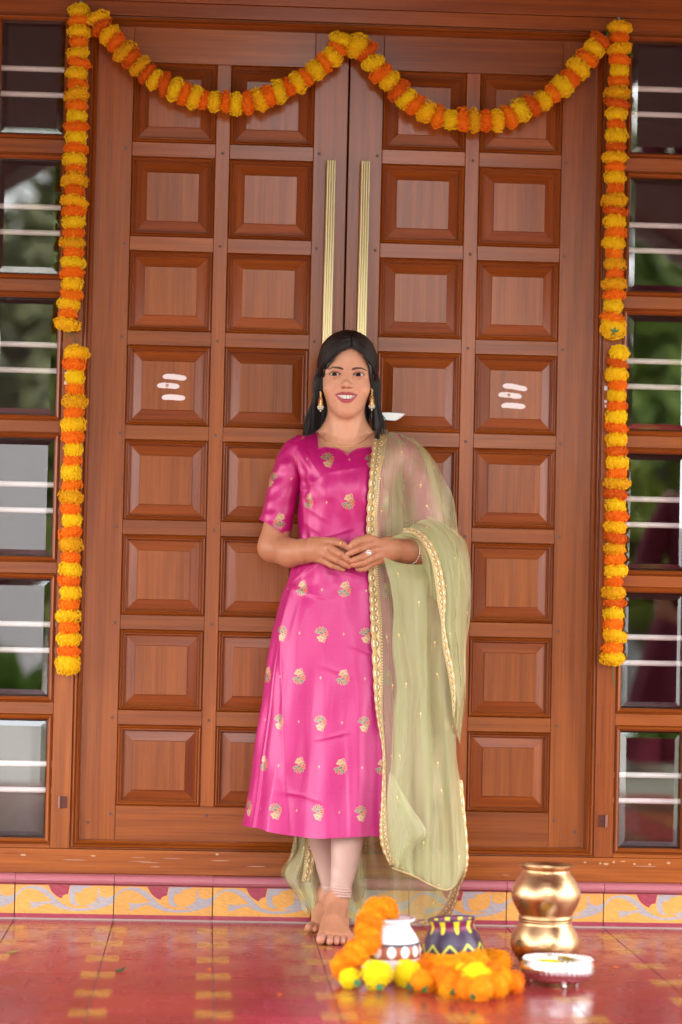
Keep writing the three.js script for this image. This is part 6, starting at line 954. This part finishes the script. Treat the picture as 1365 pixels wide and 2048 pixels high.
// ---------------------------------------------------------------- jewellery
const gold = phy({ name: 'gold', color: lin(0.86, 0.58, 0.24), metalness: 1, roughness: 0.28 }), pearl = phy({ name: 'pearl_bead', color: lin(0.7, 0.7, 0.58), roughness: 0.25, clearcoat: 0.6 }), gem = phy({ name: 'amber_stone', color: lin(0.55, 0.16, 0.03), roughness: 0.2, clearcoat: 0.8 }), crystal = phy({ name: 'clear_stone', color: lin(0.9, 0.88, 0.9), metalness: 0.7, roughness: 0.12 });
function ear(px, top, mid, bot, s) {
  const e = new THREE.Group(); e.name = 'earring'; woman.add(e); inW(e); const put = (n, g, m) => { const o = shadows(new THREE.Mesh(plain(g), m)); o.name = n; e.add(o); };
  const Z = 0.168, P = (x, y, z = Z) => at(x, y, z), u = 1 / 797;
  const chain = []; for (let i = 0; i < 6; i++) { const p = P(px + (i % 2 ? 0.8 : -0.8), lerp(top, mid, i / 5)); chain.push(new THREE.SphereGeometry((2.1 - 0.1 * i) * u, 10, 8).translate(p.x, p.y, p.z)); } put('ear_stud', merge(chain), gold);
  const c = P(px, mid); const bell = lathe([[0.0005, 0], [2.6 * u, -1 * u], [3.6 * u, -6 * u], [4.6 * u, -12 * u], [5.6 * u, -16 * u], [5.4 * u, -17.5 * u], [3.4 * u, -16 * u], [0.0005, -15 * u]], 24); bell.translate(c.x, c.y, c.z); put('jhumka_bell', bell, gold);
  const st = []; for (let i = 0; i < 18; i++) { const a = i * 2.4, h = 3 + (i % 4) * 3.6, r = (2.9 + h * 0.17) * u; st.push(new THREE.SphereGeometry(1.15 * u, 7, 6).translate(c.x + Math.cos(a) * r, c.y - h * u, c.z + sin(a) * r)); } put('stones', merge(st), gem);
  const pr = []; for (let i = 0; i < 11; i++) { const a = i / 11 * 6.283; for (const [d, r] of [[19.5, 1.9], [23, 1.5]]) pr.push(new THREE.SphereGeometry(r * u, 8, 7).translate(c.x + Math.cos(a) * 5.3 * u * (d > 20 ? 0.8 : 1), c.y - d * u, c.z + sin(a) * 5.3 * u * (d > 20 ? 0.8 : 1))); } pr.push(new THREE.SphereGeometry(1.8 * u, 8, 7).translate(c.x, c.y - 27 * u, c.z)); put('pearl_drops', merge(pr), pearl);
  void bot; void s;
}
ear(642, 784, 795, 820, -1); ear(744.5, 779, 793, 818, 1);
{ // fine chain on the neck, following skin and neckline
  const pts = []; for (let i = 0; i <= 24; i++) { const t = i / 24 * 2 - 1, px = 690 + t * 53, py = 893.5 - Math.pow(Math.abs(t), 2.2) * 26; let z = 0.3; const p = (zz) => at(px, py, zz); for (let k = 0; k < 60; k++) { const q = p(z); const d = upperF(q.x, q.y, q.z); if (d < 0.0012) break; z -= Math.max(0.0008, d * 0.8); } pts.push(p(z)); }
  const ch = wm('necklace', tube(pts, 0.0009, 120, 5), gold); void ch; const bd = []; for (let i = 9; i <= 14; i++) bd.push(new THREE.SphereGeometry(0.0016, 8, 6).translate(pts[i].x, pts[i].y, pts[i].z + 0.001)); wm('necklace_bead', merge(bd), gold);
}
const ringOn = (name, a, b, t, R, w, mat, turn) => { const p = at(...a), q = at(...b), c = p.clone().lerp(q, t), g = plain(new THREE.TorusGeometry(R, w, 10, 40)); g.applyQuaternion(new THREE.Quaternion().setFromUnitVectors(V3(0, 0, 1), q.clone().sub(p).normalize())); g.translate(c.x, c.y, c.z); return [wm(name, g, mat), c]; };
ringOn('finger_ring', [667, 1083, 0.27], [687, 1089, 0.284], 0.85, 0.0096, 0.0011, gold);
{ const [o, c] = ringOn('finger_ring', [748, 1100, 0.284], [725, 1114, 0.297], 0.5, 0.0102, 0.001, crystal); void o; const st = [new THREE.IcosahedronGeometry(0.0042, 1).translate(c.x + 0.001, c.y + 0.002, c.z + 0.0112)]; for (let i = 0; i < 8; i++) { const a = i / 8 * 6.283; st.push(new THREE.IcosahedronGeometry(0.0019, 1).translate(c.x + 0.001 + Math.cos(a) * 0.0056, c.y + 0.002 + sin(a) * 0.0056, c.z + 0.0098)); } wm('ring_stones', merge(st), crystal); }
{ const [b, c] = ringOn('bracelet', [838, 1103, 0.19], [800, 1099.5, 0.228], 0.42, 0.0345, 0.0012, phy({ name: 'rose_gold', color: lin(0.85, 0.5, 0.36), metalness: 1, roughness: 0.25 })); void b; const bd = []; const ax = at(800, 1099.5, 0.228).sub(at(838, 1103, 0.19)).normalize(), q = new THREE.Quaternion().setFromUnitVectors(V3(0, 0, 1), ax); for (let i = 0; i < 9; i++) { const a = -1.25 + i * 0.2, v = V3(Math.cos(a) * 0.0348, sin(a) * 0.0348, 0).applyQuaternion(q).add(c); bd.push(new THREE.IcosahedronGeometry(0.0019, 1).translate(v.x, v.y, v.z)); } wm('bracelet_beads', merge(bd), crystal); }
// ------------------------------------------------------------------ a bystander in maroon velvet just outside the frame (mirrored in the right-hand panes)
{
  const g = group('person', 'person in a long maroon velvet dress, mirrored in the right window panes', 'person', V3(1.72, 0, 3.7)), f = new Field();
  f.add(ellip([0, 1.46, 0], [0.072, 0.105, 0.09])).add(cone([0, 1.38, 0], [0, 1.28, 0.01], 0.05, 0.055), 0.02).add(ellip([0, 1.18, 0], [0.17, 0.16, 0.1]), 0.05).add(ellip([0, 0.9, 0], [0.15, 0.22, 0.11]), 0.06);
  for (const s of [-1, 1]) f.chain([[s * 0.16, 1.26, 0, 0.05], [s * 0.24, 1.02, 0.03, 0.04], [s * 0.2, 0.82, -0.1, 0.03], [s * 0.16, 0.78, -0.16, 0.022]], 0.03).chain([[s * 0.08, 0.85, 0, 0.08], [s * 0.08, 0.45, 0, 0.055], [s * 0.08, 0.08, 0.02, 0.035], [s * 0.09, 0.03, -0.12, 0.03]], 0.03);
  mesh('body', surfaceNets(f.f, [-0.35, 0, -0.22], [0.35, 1.6, 0.2], [70, 160, 42]), skin, g);
  const prof = [[0.34, 0.2], [0.3, 0.5], [0.22, 0.8], [0.165, 0.98], [0.19, 1.16], [0.2, 1.24], [0.13, 1.3], [0.07, 1.33]], rb = plain(new THREE.LatheGeometry(prof.map((p) => new THREE.Vector2(p[0], p[1])), 90)), p = rb.attributes.position;
  for (let i = 0; i < p.count; i++) { const a = Math.atan2(p.getZ(i), p.getX(i)), k = 1 + 0.09 * Math.sin(a * 9 + p.getY(i) * 2) * sstep(1.0, 0.3, p.getY(i)); p.setXYZ(i, p.getX(i) * k, p.getY(i), p.getZ(i) * k * 0.66); } rb.computeVertexNormals();
  const sl = [-1, 1].map((s) => tube([V3(s * 0.14, 1.27, 0), V3(s * 0.2, 1.16, 0.01), V3(s * 0.245, 1.02, 0.03), V3(s * 0.215, 0.88, -0.07)], 0.06, 20, 16));
  mesh('dress', merge([rb, ...sl]), phy({ name: 'maroon_velvet', color: lin(0.16, 0.012, 0.035), roughness: 0.85, sheen: 0.8, sheenColor: lin(0.7, 0.2, 0.3), side: THREE.DoubleSide }), g);
  const hr = new Field(); hr.add(ellip([0, 1.49, 0.02], [0.085, 0.1, 0.1])).add(ellip([0, 1.33, 0.07], [0.09, 0.16, 0.04]), 0.04).cut((x, y, z) => Math.max(Math.abs(x) - 0.062, y - 1.53, z + 0.02), 0.01);
  mesh('hair', surfaceNets(hr.f, [-0.12, 1.1, -0.12], [0.12, 1.62, 0.15], [40, 80, 44]), phy({ name: 'black_hair', color: lin(0.012, 0.009, 0.008), roughness: 0.4 }), g);
}
renderer.render(scene, camera);
